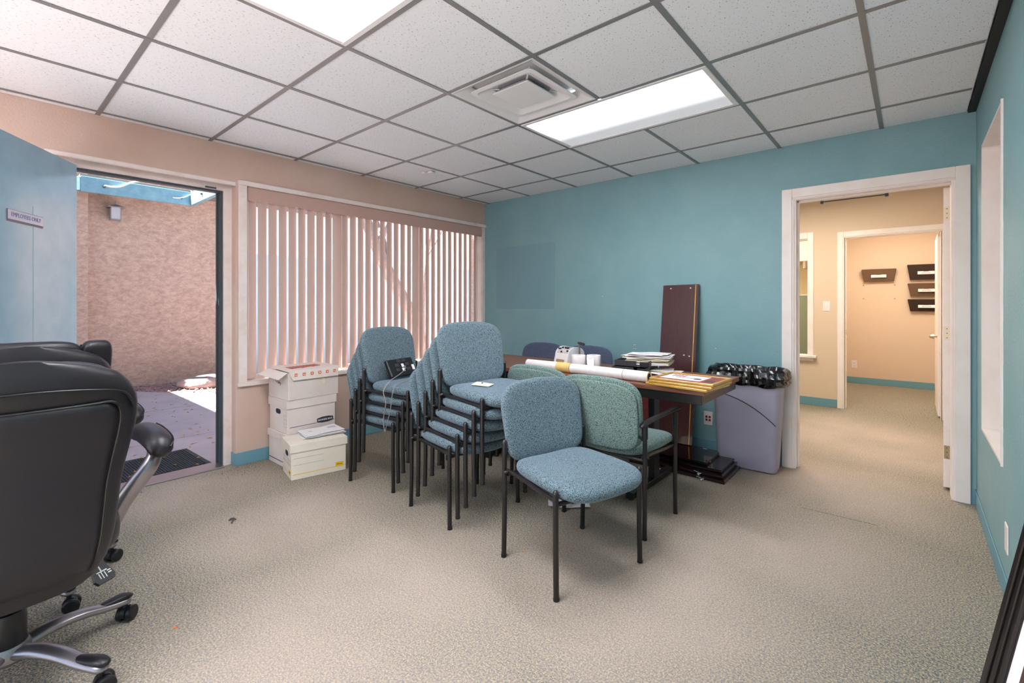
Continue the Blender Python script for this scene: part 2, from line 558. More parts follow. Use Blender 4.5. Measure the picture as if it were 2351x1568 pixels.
# window wall (x=0): door recess y -3.70..-2.684, window y -2.64..-0.045
wl = MB()
wl.box(-WL, 0, YB-0.1, -3.70, -0.06, H+0.10)
wl.box(-WL, 0, -3.70, -2.684, 2.146, H+0.10)
wl.box(-WL, 0, -2.684, -2.64, -0.06, H+0.10)
wl.box(-WL, 0, -2.64, -0.045, -0.06, 0.615)
wl.box(-WL, 0, -2.64, -0.045, 2.128, H+0.10)
wl.box(-WL, 0, -0.045, 0.0, -0.06, H+0.10)
wall_left = struct(wl.build('wall_left', 'tan_wall', smooth=0))
# stucco skin of the outside face
so = MB()
so.box(-WL-0.02, -WL, YB-0.1, -3.70, -0.3, 2.6)
so.box(-WL-0.02, -WL, -3.70, -2.684, 2.146, 2.6)
so.box(-WL-0.02, -WL, -2.684, -2.64, -0.3, 2.6)
so.box(-WL-0.02, -WL, -2.64, -0.045, -0.3, 0.615)
so.box(-WL-0.02, -WL, -2.64, -0.045, 2.128, 2.6)
so.box(-WL-0.02, -WL, -0.045, 3.0, -0.3, 2.6)
so.build('stucco_facing', 'stucco', wall_left, 0)

# teal wall (y=0) with doorway x 3.215..4.095
wb_ = MB()
wb_.box(-WT, 3.218, 0, 0.14, -0.06, H+0.10)
wb_.box(3.218, 4.100, 0, 0.14, 2.016, H+0.10)
wb_.box(4.100, 4.36, 0, 0.14, -0.06, H+0.10)
wall_teal = struct(wb_.build('wall_back', 'teal_wall', smooth=0))
MB().box(0.19, 1.03, -0.0012, 0.0, 1.17, 1.875).build('paint_patch', 'patch_teal', wall_teal, 0)
for (x, z) in ((1.93, 0.845), (1.945, 0.848), (1.93, 0.815), (1.948, 0.812), (1.60, 1.30), (2.66, 0.86), (2.44, 0.98)):
    MB().lathe([(0.0035, 0), (0.0035, 0.0012)], n=8, M=Matrix.Translation((x, 0, z)) @ Matrix.Rotation(R(90), 4, 'X')).build('nail_hole', 'white_trim', wall_teal, 0)
# right wall with a framed opening y -1.10..-0.335, z 0.53..2.11
wr = MB()
wr.box(XR, XR+WT, YB-0.1, -1.10, -0.06, H+0.10)
wr.box(XR, XR+WT, -1.10, -0.335, -0.06, 0.53)
wr.box(XR, XR+WT, -1.10, -0.335, 2.11, H+0.10)
wr.box(XR, XR+WT, -0.335, 0.0, -0.06, H+0.10)
wall_right = struct(wr.build('wall_right', 'teal_wall', smooth=0))
# wall behind the camera, with an unseen glazed opening added to brighten the ceiling
wq = MB()
wq.box(-WT, 0.5, YB-0.15, YB, -0.06, H+0.10); wq.box(3.7, XR+WT, YB-0.15, YB, -0.06, H+0.10)
wq.box(0.5, 3.7, YB-0.15, YB, -0.06, 0.06); wq.box(0.5, 3.7, YB-0.15, YB, 2.15, H+0.10)
struct(wq.build('wall_front', 'tan_wall', smooth=0))
w4 = MB()
w4.box(0.5, 0.54, YB-0.13, YB-0.09, 0.06, 2.15); w4.box(3.66, 3.7, YB-0.13, YB-0.09, 0.06, 2.15); w4.box(2.08, 2.12, YB-0.13, YB-0.09, 0.10, 2.11)
w4.box(0.54, 3.66, YB-0.13, YB-0.09, 0.06, 0.10); w4.box(0.54, 3.66, YB-0.13, YB-0.09, 2.11, 2.15)
added_win = struct(w4.build('added_glazing', 'white_trim', smooth=0), 'wide unseen glazing added for light in the wall facing the teal wall')
for a, b in ((0.54, 2.08), (2.12, 3.66)): MB().box(a, b, YB-0.112, YB-0.108, 0.10, 2.11).build('pane', 'window_glass', added_win, 0)

# lining of the opening in the right wall
op = MB()
op.box(XR-0.004, XR+WT+0.02, -0.348, -0.335, 0.53, 2.11)
op.box(XR-0.004, XR+WT+0.02, -1.10, -1.087, 0.53, 2.11)
op.box(XR-0.004, XR+WT+0.02, -1.087, -0.348, 2.097, 2.11)
op.box(XR-0.004, XR+WT+0.02, -1.087, -0.348, 0.53, 0.543)
win2 = struct(op.build('window_2', 'white_trim', smooth=0), 'white lined opening cut into the right teal wall')
MB().box(XR+WT-0.01, XR+WT, -1.087, -0.348, 0.543, 2.097).build('pane', 'frosted', win2, 0)
lip = MB()
random.seed(3)
zz = 0.53
while zz < 2.11:
    dz = random.uniform(0.02, 0.09)
    lip.box(XR-0.0075, XR, -1.108-random.uniform(0, 0.006), -1.098, zz, min(zz+dz, 2.112)); zz += dz
lip.build('paint_edge', 'white_trim', win2, 0)

# ceiling: slab, tiles, tees
ceil = struct(MB().box(-WT, 4.4, YB-0.25, 5.0, H+0.075, H+0.16).build('ceiling', 'grey_white', smooth=0))
GX = [3.129 + 0.6096*i for i in range(-5, 2)]        # constant-x tees
GY = [-2.2475 + 0.6096*j for j in range(-5, 4)]      # constant-y tees
xs = [0.0] + GX + [XR-0.036]
ys = [YB] + [y for y in GY if y > YB+0.05] + [0.0]
skip = {}
def cell(x, y):
    i = max(k for k in range(len(xs)-1) if xs[k] <= x+1e-6); j = max(k for k in range(len(ys)-1) if ys[k] <= y+1e-6)
    return (i, j)
def gx(i): return 3.129 + 0.6096*i
def gy(j): return -2.2475 + 0.6096*j
LIGHTS = [(-2, 1), (-2, -2), (-2, -5)]               # troffers: two cells wide in x
for (i, j) in LIGHTS:
    skip[cell(gx(i)+.1, gy(j)+.1)] = 1; skip[cell(gx(i+1)+.1, gy(j)+.1)] = 1
skip[cell(gx(-2)+.1, gy(0)+.1)] = 1                  # air diffuser
tile_full = None
random.seed(11)
for i in range(len(xs)-1):
    for j in range(len(ys)-1):
        if (i, j) in skip: continue
        w = xs[i+1]-xs[i]-0.008; d = ys[j+1]-ys[j]-0.008
        if w < 0.02 or d < 0.02: continue
        full = abs(w-0.6016) < 1e-3 and abs(d-0.6016) < 1e-3
        if full and tile_full: me = tile_full
        else:
            # lay-in tile with a tegular step: its face hangs a little below the tee ledge
            me = MB().rbox(-w/2, w/2, -d/2, d/2, 0.0, 0.014, 0.003).mesh('ceiling_tile')
            me.materials.append(MATS['ceiling_tile'])
            if full: tile_full = me
        o = bpy.data.objects.new('ceiling_tile', me); col.objects.link(o); o.parent = ceil
        o.location = ((xs[i]+xs[i+1])/2, (ys[j]+ys[j+1])/2, H+0.004+random.uniform(0, 0.0012))
lit_mid = [(gx(i+1), gy(j), gy(j+1)) for (i, j) in LIGHTS]
for x in GX:
    cuts = sorted((a, b) for (q, a, b) in lit_mid if abs(q-x) < 1e-4)
    y0 = YB
    for a, b in cuts + [(0.0, 0.0)]:
        if a - y0 > 0.02: MB().box(x-0.012, x+0.012, y0, a, H, H+0.0025).build('main_tee', 'grid_metal', ceil, 0)
        y0 = b
for y in GY:
    if y <= YB: continue
    for i in range(len(xs)-1):
        # no cross tee runs through a troffer
        MB().box(max(xs[i]+0.012, 0), xs[i+1]-0.012, y-0.012, y+0.012, H+0.0003, H+0.0028).build('cross_tee', 'grid_metal', ceil, 0)
MB().box(XR-0.036, XR, YB, 0.0, H-0.004, H+0.01).build('wall_angle', 'black_gap', ceil, 0)

# rubber cove base
def cove(name, segs):
    m = MB()
    for (x0, x1, y0, y1) in segs: m.rbox(x0, x1, y0, y1, 0.0, 0.097, 0.002)
    return struct(m.build(name, 'cove_base', smooth=0))
cove('baseboard_left', [(0, 0.005, -2.684, -0.005), (0, 0.005, YB, -3.70), (-0.08, 0.0, -2.690, -2.684)])
cove('baseboard_back', [(0.005, 3.143, -0.005, 0), (4.169, XR, -0.005, 0)])
cove('baseboard_right', [(XR-0.005, XR, YB, -0.005)])

# ---- teal-wall doorway: casing, jambs, stop, door leaf into the passage
dc = MB()
def casing(m, x0, x1, zt, y, w, t=0.018, s=-1):
    """flat casing with a stepped inner edge round an opening x0..x1, head zt, on face y; s side of projection"""
    def bx(a, b, z0, z1, tt):
        ya, yb = sorted((y, y + s*tt)); m.rbox(a, b, ya, yb, z0, z1, 0.003)
    bx(x0-w, x0-0.012, 0.0, zt+w, t); bx(x0-0.014, x0, 0.0, zt, t*0.6)
    bx(x1+0.012, x1+w, 0.0, zt+w, t); bx(x1, x1+0.014, 0.0, zt, t*0.6)
    bx(x0-0.0119, x1+0.0119, zt+0.012, zt+w-0.0001, t); bx(x0-0.0118, x1+0.0118, zt, zt+0.014, t*0.6)
casing(dc, 3.225, 4.09, 2.005, 0.0, 0.08)
dc.box(3.217, 3.235, 0.0, 0.14, 0, 2.017)            # jamb lining
dc.box(4.083, 4.101, 0.0, 0.14, 0, 2.017)
dc.box(3.235, 4.083, 0.0, 0.14, 2.0, 2.017)
dc.box(3.235, 3.246, 0.05, 0.09, 0, 2.0); dc.box(3.235, 4.083, 0.05, 0.09, 1.989, 2.0)
casing(dc, 3.225, 4.09, 2.005, 0.14, 0.07, s=1)
door1 = struct(dc.build('door_1', 'white_trim', smooth=0), 'white painted casing round the doorway in the teal wall')
tr = MB().tube([(3.385, 0.12, 1.985), (3.76, 0.12, 1.985)], 0.004, 8)
tr.rbox(3.375, 3.393, 0.112, 0.13, 1.972, 1.993, 0.002).rbox(3.752, 3.772, 0.112, 0.13, 1.972, 1.993, 0.002)
tr.build('head_rod', 'dark_frame', door1)
leaf = thing('hinged_door', 'white painted interior door swung open beside the passage doorway', 'door', (4.095, 0.17, 0.0), R(-4))
MB().rbox(-0.043, -0.006, 0.015, 0.83, 0.018, 1.995, 0.002).build('door_leaf', 'white_trim', leaf, 0)
for z in (1.825, 1.035, 0.25):
    h = MB(); h.rbox(-0.040, -0.008, 0.0125, 0.0150, z-0.044, z+0.044, 0.001); h.tube([(-0.004, 0.010, z-0.044), (-0.004, 0.010, z+0.044)], 0.0045, 8)
    hg = h.build('hinge', 'cream_hinge' if z > 0.5 else 'brass', leaf)
    sc = MB()
    for q in (-0.03, 0, 0.03): sc.box(-0.028, -0.023, 0.0118, 0.0126, z+q-0.0025, z+q+0.0025)
    sc.build('screw', 'print_dark', hg, 0)

# ---- left exterior doorway
fr = MB()
fr.box(-0.14, -0.08, -2.737, -2.684, -0.02, 2.146)     # right jamb, face at x=-0.08
fr.box(-0.14, -0.08, -3.70, -3.565, -0.02, 2.146)      # hinge jamb
fr.box(-0.14, -0.08, -3.565, -2.737, 2.085, 2.146)     # head
fr.box(-0.075, -0.0795, -3.70, -2.684, 2.105, 2.146)
door2 = struct(fr.build('door_2', 'pink_trim', smooth=0), 'beige painted frame of the open outside door')
ds = MB()
ds.box(-0.16, -0.105, -2.752, -2.737, -0.02, 2.085); ds.box(-0.16, -0.105, -3.565, -2.752, 2.070, 2.085)
ds.build('weather_strip', 'dark_frame', door2, 0)
MB().box(-0.180, -0.16, -2.762, -2.737, -0.02, 2.1).build('outer_stop', 'dark_frame', door2, 0)
MB().rbox(-0.012, 0.008, -3.70, -2.684, 2.118, 2.147, 0.004).build('header_trim', 'pink_trim', door2, 0)
MB().box(-0.085, -0.07, -2.86, -2.79, 2.088, 2.098).build('strike_clip', 'dark_frame', door2, 0)
MB().rbox(-0.125, -0.10, -2.739, -2.7365, 0.93, 1.03, 0.0008).build('strike_plate', 'brass', door2, 0)
thr = MB(); thr.rbox(-0.20, -0.03, -3.565, -2.745, -0.03, 0.012, 0.006)
thr.build('threshold', 'silver', door2, 0)

# exterior door leaf, swung about 122 degrees into the room
ld = thing('open_door', 'glossy blue-teal outside door swung open, with a small name plate', 'door', (-0.035, -3.555, 0.0), math.atan2(-0.525, 0.851))
# local x along the leaf, its outside face at local +y
ldm = MB().rbox(0.0, 0.905, -0.045, 0.0, 0.015, 2.085, 0.002).build('door_leaf', 'door_teal', ld, 0)
MB().rbox(0.395, 0.398, 0.0, 0.0006, 0.9, 1.75, 0.0002).build('panel_joint', 'fascia_blue', ldm, 0)
for z in (0.25, 1.05, 1.85):
    MB().tube([(-0.004, -0.040, z-0.05), (-0.004, -0.040, z+0.05)], 0.006, 8).build('hinge', 'silver', ld)
kb = MB(); kb.tube([(0.84, 0.0, 1.0), (0.84, 0.03, 1.0), (0.84, 0.034, 1.0), (0.84, 0.06, 1.0)], [0.012, 0.012, 0.027, 0.022], 16, (False, True))
kb.build('door_knob', 'brass', ld)

# ---- window: frame, panes, casing, sill
wf = MB()
wf.box(-0.098, -0.072, -2.64, -2.60, 0.63, 2.128); wf.box(-0.098, -0.072, -0.085, -0.045, 0.63, 2.128)
wf.box(-0.098, -0.072, -2.60, -0.085, 0.63, 0.67); wf.box(-0.098, -0.072, -2.60, -0.085, 2.09, 2.128)
for y in (-1.78, -0.92): wf.box(-0.098, -0.072, y-0.02, y+0.02, 0.67, 2.09)
window1 = struct(wf.build('window_1', 'white_trim', smooth=0), 'wide three-light window behind vertical blinds')
for a, b in ((-2.60, -1.80), (-1.76, -0.94), (-0.90, -0.085)):
    MB().box(-0.0865, -0.0835, a, b, 0.67, 2.09).build('pane', 'window_glass', window1, 0)
ca = MB()
ca.rbox(0.0, 0.022, -2.668, -2.61, 0.61, 2.16, 0.003)
ca.rbox(-0.02, 0.03, -2.669, -0.002, 2.128, 2.165, 0.003)
ca.box(-0.071, 0.0, -2.64, -2.625, 0.62, 2.13)
ca.box(-0.071, 0.0, -0.055, -0.045, 0.62, 2.13)
ca.rbox(0.0, 0.010, -0.05, -0.002, 0.61, 2.13, 0.003)
ca.build('casing', 'pink_trim', window1, 0)
MB().rbox(-0.071, 0.03, -2.672, -0.002, 0.598, 0.632, 0.004).build('sill', 'pink_trim', window1, 0)

# vertical blind
vb = thing('vertical_blind', 'dusty pink vertical blind half turned in front of the wide window', 'blind', (0, 0, 0))
MB().rbox(-0.010, 0.012, -2.605, -0.06, 2.022, 2.127, 0.003).build('valance', 'valance', vb, 0)
MB().rbox(-0.060, -0.014, -2.60, -0.065, 2.075, 2.115, 0.003).build('head_rail', 'white_trim', vb, 0)
sm_ = MB()
N = 7; wv = 0.089
row0 = []; row1 = []
for k in range(N):
    t = -0.5 + k/(N-1)
    bow = 0.006*(1-(2*t)**2)
    row0.append((bow, t*wv)); row1.append((bow+0.0009, t*wv))
poly = row0 + row1[::-1]
sm_.prism(poly, 0.65, 2.075)
slat_me = sm_.mesh('slat'); slat_me.materials.append(MATS['slat_vinyl'])
random.seed(5)
y = -2.560; k = 0
while y < -0.085:
    o = link('slat', slat_me, None, vb, 40)
    o.location = (-0.038, y, 0)
    a = 26 + random.uniform(-2.5, 2.5)
    if k in (9, 20): a = 8
    o.rotation_euler = (0, 0, R(a))
    y += 0.0785; k += 1
MB().tube([(-0.010, -2.59, 0.9), (-0.02, -2.59, 2.05)], 0.0025, 6).build('control_wand', 'white_trim', vb)

# ------------------------------------------------------------------ the passage and the room beyond
wh = MB()
wh.box(1.2, 2.48, 2.62, 2.74, -0.06, H+0.1); wh.box(2.94, 3.30, 2.62, 2.74, -0.06, H+0.1)
wh.box(2.48, 2.94, 2.62, 2.74, -0.06, 0.60); wh.box(2.48, 2.94, 2.62, 2.74, 2.02, H+0.1)
wh.box(3.30, 4.13, 2.62, 2.74, 2.0, H+0.1); wh.box(4.13, 4.36, 2.62, 2.74, -0.06, H+0.1)
struct(wh.build('wall_passage_far', 'hall_wall', smooth=0))
struct(MB().box(1.05, 1.2, 0.14, 4.95, -0.06, H+0.1).build('wall_passage_left', 'hall_wall', smooth=0))
struct(MB().box(4.36, 4.5, 0.0, 5.0, -0.06, H+0.1).build('wall_passage_right', 'hall_wall', smooth=0))
struct(MB().box(1.05, 4.5, 4.85, 5.0, -0.06, H+0.1).build('wall_far_room', 'hall_wall', smooth=0))
struct(MB().box(2.95, 3.07, 2.74, 4.85, -0.06, H+0.1).build('wall_far_room_left', 'hall_wall', smooth=0))
cove('baseboard_passage_far', [(1.2, 3.224, 2.615, 2.62)])
cove('baseboard_far_room', [(3.07, 4.36, 4.845, 4.85)])
d3 = MB()
casing(d3, 3.295, 4.135, 1.995, 2.62, 0.07)
d3.box(3.285, 3.305, 2.62, 2.74, 0, 2.01); d3.box(4.125, 4.145, 2.62, 2.74, 0, 2.01); d3.box(3.305, 4.125, 2.62, 2.74, 1.99, 2.01)
door3 = struct(d3.build('door_3', 'white_trim', smooth=0), 'white casing round the doorway into the far room')
MB().rbox(3.303, 3.3065, 2.66, 2.70, 0.86, 0.92, 0.0005).build('strike_plate', 'brass', door3, 0)
d4 = thing('panel_door', 'white door of the far room standing open, with a brass knob', 'door', (4.125, 2.75, 0.0), 0)
MB().rbox(-0.02, 0.018, 0.0, 0.80, 0.015, 1.985, 0.002).build('door_leaf', 'white_trim', d4, 0)
k4 = MB().tube([(-0.018, 0.06, 0.87), (-0.045, 0.06, 0.87), (-0.048, 0.06, 0.87), (-0.07, 0.06, 0.87)], [0.011, 0.011, 0.026, 0.02], 16, (False, True), up=(0,0,1))
k4.build('door_knob', 'brass', d4)
w3 = MB()
w3.rbox(2.415, 2.48, 2.602, 2.62, 0.60, 2.09, 0.003); w3.rbox(2.925, 2.987, 2.602, 2.62, 0.60, 2.09, 0.003)
w3.rbox(2.4801, 2.9249, 2.602, 2.62, 2.015, 2.0899, 0.003)
w3.box(2.48, 2.495, 2.62, 2.74, 0.6, 2.02); w3.box(2.925, 2.94, 2.62, 2.74, 0.6, 2.02)
w3.box(2.495, 2.925, 2.62, 2.74, 2.005, 2.02)
win3 = struct(w3.build('window_3', 'white_trim', smooth=0), 'white framed interior window in the passage wall')
ss = MB(); ss.rbox(2.39, 3.02, 2.56, 2.74, 0.572, 0.602, 0.004); ss.rbox(2.42, 2.985, 2.60, 2.62, 0.53, 0.572, 0.006)
ss.build('sill', 'white_trim', win3, 0)
MB().box(2.495, 2.925, 2.68, 2.684, 0.602, 2.005).build('pane', 'window_glass', win3, 0)
# the little office seen through it
struct(MB().box(1.2, 2.95, 4.0, 4.1, 0, H).build('wall_office', 'pale_yellow', smooth=0))
bk = thing('cubicle_partition', 'sage green office partition behind the passage window', 'partition', (2.3, 3.3, 0))
MB().rbox(-0.9, 0.64, 0.0, 0.05, 0.02, 1.33, 0.008).build('fabric_panel', 'sage_green', bk, 0)
MB().rbox(-0.9, 0.64, -0.004, 0.054, 1.33, 1.35, 0.003).build('top_rail', 'grey_white', bk, 0)
shf = thing('wall_shelf', 'white shelf board high up behind the passage window', 'shelf', (2.3, 3.85, 1.83))
MB().rbox(-0.9, 0.64, -0.15, 0.149, 0, 0.04, 0.004).build('shelf_board', 'white_trim', shf, 0)
for q in (-0.5, 0.4): MB().rbox(q, q+0.03, -0.1, 0.149, -0.1, 0.0, 0.004).build('bracket', 'white_trim', shf, 0)

def plate(name, label, cat, loc, rz, kind):
    t = thing(name, label, cat, loc, rz)
    # plate in local xz plane, facing -y
    MB().rbox(-0.036, 0.036, -0.006, 0.0, -0.058, 0.058, 0.003).build('cover_plate', 'plastic_white', t, 0)
    if kind == 'switch':
        MB().rbox(-0.016, 0.016, -0.0085, -0.005, -0.033, 0.033, 0.002).build('paddle', 'plastic_white', t, 0)
        MB().rbox(-0.008, 0.008, -0.012, -0.008, -0.014, 0.014, 0.002).build('rocker', 'plastic_white', t, 0)
    elif kind == 'outlet':
        for z in (-0.02, 0.02):
            MB().rbox(-0.016, 0.016, -0.008, -0.005, z-0.014, z+0.014, 0.004).build('receptacle', 'plastic_white', t, 0)
            for x in (-0.006, 0.006): MB().box(x-0.001, x+0.001, -0.0085, -0.0078, z-0.004, z+0.006).build('slot', 'print_dark', t, 0)
    elif kind == 'data':
        for x in (-0.013, 0.013):
            for z in (-0.013, 0.012):
                j = MB().rbox(x-0.0085, x+0.0085, -0.008, -0.0055, z-0.0085, z+0.0085, 0.001).build('jack', 'jack_red', t, 0)
                MB().box(x-0.0055, x+0.0055, -0.0086, -0.0079, z-0.006, z+0.003).build('port', 'print_dark', j, 0)
    return t
plate('light_switch', 'white light switch plate on the tan passage wall', 'switch', (3.118, 2.62, 1.196), 0, 'switch')
plate('wall_outlet', 'white power outlet low on the far tan wall', 'outlet', (3.213, 4.85, 0.29), 0, 'outlet')
plate('data_outlet', 'white data plate with four red jacks beside the grey bin', 'outlet', (2.601, 0.0, 0.275), 0, 'data')
plate('wall_outlet', 'cream blank outlet plate on the right teal wall', 'outlet', (XR, -1.237, 0.272), R(-90), 'blank')

def pocket(x0, x1, z0, z1, m, label):
    w = x1-x0; h = z1-z0
    t = thing('wall_file_pocket', label, 'file holder', ((x0+x1)/2, 4.85, z0), 0, 'file pockets on the far wall')
    a = MB()
    # tapering tray: back plate, front plate leaning out, two ends, bottom
    def sheet(pts, th=(0, 0.003, 0)):
        q = [Vector(p) for p in pts]; r = [p + Vector(th) for p in q]
        a.add(q + r, [(0,1,2,3), (7,6,5,4), (0,4,5,1), (1,5,6,2), (2,6,7,3), (3,7,4,0)])
    wb2 = w/2-0.03; wt2 = w/2
    sheet([(-wb2, -0.006, 0), (wb2, -0.006, 0), (wt2, -0.006, h), (-wt2, -0.006, h)])
    sheet([(-wb2, -0.05, 0), (wb2, -0.05, 0), (wt2, -0.10, h*0.93), (-wt2, -0.10, h*0.93)])
    sheet([(-wb2, -0.05, 0), (-wb2, -0.006, 0), (-wt2, -0.006, h), (-wt2, -0.10, h*0.93)], (0.003, 0, 0))
    sheet([(wb2, -0.05, 0), (wb2, -0.006, 0), (wt2, -0.006, h), (wt2, -0.10, h*0.93)], (-0.003, 0, 0))
    sheet([(-wb2, -0.05, 0), (wb2, -0.05, 0), (wb2, -0.006, 0), (-wb2, -0.006, 0)], (0, 0, 0.003))
    a.build('tray', m, t, 0)
    M = Matrix.Translation((0, -0.0785, h*0.47)) @ Matrix.Rotation(math.atan2(-0.05, h*0.93), 4, 'X')
    lb = MB().rbox(-0.09, 0.09, -0.003, 0.0, -0.032, 0.032, 0.001, M).build('paper_label', 'paper', t, 0)
    MB().box(-0.028, 0.028, -0.0034, -0.0028, 0.008, 0.018, M).build('print', 'print_dark', lb, 0)
    ln = MB()
    for q in (-0.006, -0.018): ln.box(-0.05, 0.05, -0.0034, -0.0028, q-0.0025, q+0.0025, M)
    ln.build('print', 'print_line', lb, 0)
    return t
pocket(3.31, 3.72, 1.555, 1.745, 'smoke_plastic_light', 'brown see-through file pocket alone on the far wall')
pocket(3.84, 4.25, 1.57, 1.79, 'smoke_plastic', 'black file pocket at the head of the column of three')
pocket(3.845, 4.255, 1.34, 1.52, 'smoke_plastic_light', 'brown file pocket in the middle of the column of three')
pocket(3.845, 4.255, 1.115, 1.29, 'smoke_plastic', 'black file pocket at the foot of the column of three')
for (x, z, lab) in ((3.33, 1.50, 'upper dark screw in the far wall, on the white casing side'), (3.70, 1.50, 'upper dark screw in the far wall, on the file pocket column side'),
                    (3.33, 1.30, 'lower dark screw in the far wall, on the white casing side'), (3.70, 1.30, 'lower dark screw in the far wall, on the file pocket column side')):
    tag(MB().tube([(x, 4.852, z), (x, 4.838, z)], 0.006, 8).build('wall_screw', 'print_dark'), lab, 'screw', 'screws in the far wall')

# ------------------------------------------------------------------ ceiling fixtures
def troffer(i, j, lens, label):
    cx = gx(i)+0.6096; cy = gy(j)+0.3048
    t = thing('ceiling_light', label, 'light', (cx, cy, H))
    W = 1.2192/2-0.012; D = 0.6096/2-0.012
    f = MB()
    f.rbox(-W, W, -D, -D+0.028, -0.004, 0.02, 0.003); f.rbox(-W, W, D-0.028, D, -0.004, 0.02, 0.003)
    f.rbox(-W, -W+0.028, -D+0.028, D-0.028, -0.004, 0.02, 0.003); f.rbox(W-0.028, W, -D+0.028, D-0.028, -0.004, 0.02, 0.003)
    f.build('frame', 'diffuser_white', t, 0)
    MB().box(-W+0.027, W-0.027, -D+0.027, D-0.027, 0.001, 0.006).build('lens', lens, t, 0)
    return t
troffer(-2, 1, 'lens_single_tube', 'recessed ceiling light beside the air diffuser, only one tube burning')
troffer(-2, -2, 'lens_lit', 'brightly lit recessed ceiling light with a ribbed lens')
troffer(-2, -5, 'lens_lit', 'recessed ceiling light over the end of the room away from the teal wall')
def hall_light(x, y, label, w=0.6, d=0.3):
    t = thing('ceiling_light', label, 'light', (x, y, H+0.06))
    f = MB(); f.rbox(-w, w, -d, d, -0.05, 0.0, 0.01); f.build('housing', 'diffuser_white', t, 0)
    MB().box(-w+0.02, w-0.02, -d+0.02, d-0.02, -0.056, -0.051).build('lens', 'hall_lens', t, 0)
hall_light(2.9, 1.35, 'surface ceiling light over the passage')
hall_light(3.72, 3.6, 'surface ceiling light over the far room', 0.4, 0.3)
hall_light(2.1, 3.5, 'surface ceiling light over the small office', 0.4, 0.25)

# air diffuser
ad = thing('air_diffuser', 'square white stepped air diffuser set in the ceiling grid', 'vent', (gx(-2)+0.3048, gy(0)+0.3048, H))
def sq_ring(m, a0, z0, a1, z1, r0=0.02, r1=0.02, th=0.003):
    def rs(a, r, z):
        g = []
        for (sx, sy, st) in ((1,1,0),(-1,1,90),(-1,-1,180),(1,-1,270)):
            for q in (0, 30, 60, 90):
                g.append(Vector((sx*(a-r)+r*math.cos(R(st+q)), sy*(a-r)+r*math.sin(R(st+q)), z)))
        return g
    m.rings([rs(a0, r0, z0), rs(a1, r1, z1), rs(a1, r1, z1+th), rs(a0, r0, z0+th)], closed=True)
m = MB(); sq_ring(m, 0.294, 0.000, 0.285, 0.0, 0.004, 0.004); sq_ring(m, 0.285, 0.0, 0.215, 0.040, 0.004, 0.02); m.build('outer_cone', 'diffuser_white', ad, 30)
m = MB(); sq_ring(m, 0.222, 0.004, 0.196, 0.002, 0.03, 0.03); sq_ring(m, 0.196, 0.002, 0.135, 0.034, 0.03, 0.02); m.build('middle_cone', 'diffuser_white', ad, 30)
m = MB(); m.rbox(-0.128, 0.128, -0.128, 0.128, 0.002, 0.008, 0.003); sq_ring(m, 0.128, 0.004, 0.10, 0.03, 0.02, 0.02); m.build('centre_plate', 'diffuser_white', ad, 30)
m = MB(); m.rbox(-0.24, 0.24, -0.24, 0.24, 0.050, 0.054, 0.002); m.build('plenum_plate', 'diffuser_white', ad, 0)
m = MB(); m.lathe([(0.15, 0.0470), (0.15, 0.0495)], n=32); m.build('duct_neck', 'duct_dark', ad)
for a in range(4):
    M = Matrix.Rotation(R(45+90*a), 4, 'Z')
    MB().box(0.14, 0.26, -0.004, 0.004, 0.030, 0.034, M).build('support_bar', 'diffuser_white', ad, 0)
# motion detector
md = thing('motion_detector', 'small white detector box on a ceiling tile near the window', 'detector', (0.589, -1.325, H+0.004), R(15))
MB().rbox(-0.06, 0.06, -0.03, 0.03, -0.022, 0.0, 0.008).build('housing', 'plastic_white', md, 0)
MB().rbox(-0.02, 0.02, -0.032, -0.022, -0.018, -0.006, 0.003).build('sensor_window', 'frosted', md, 0)
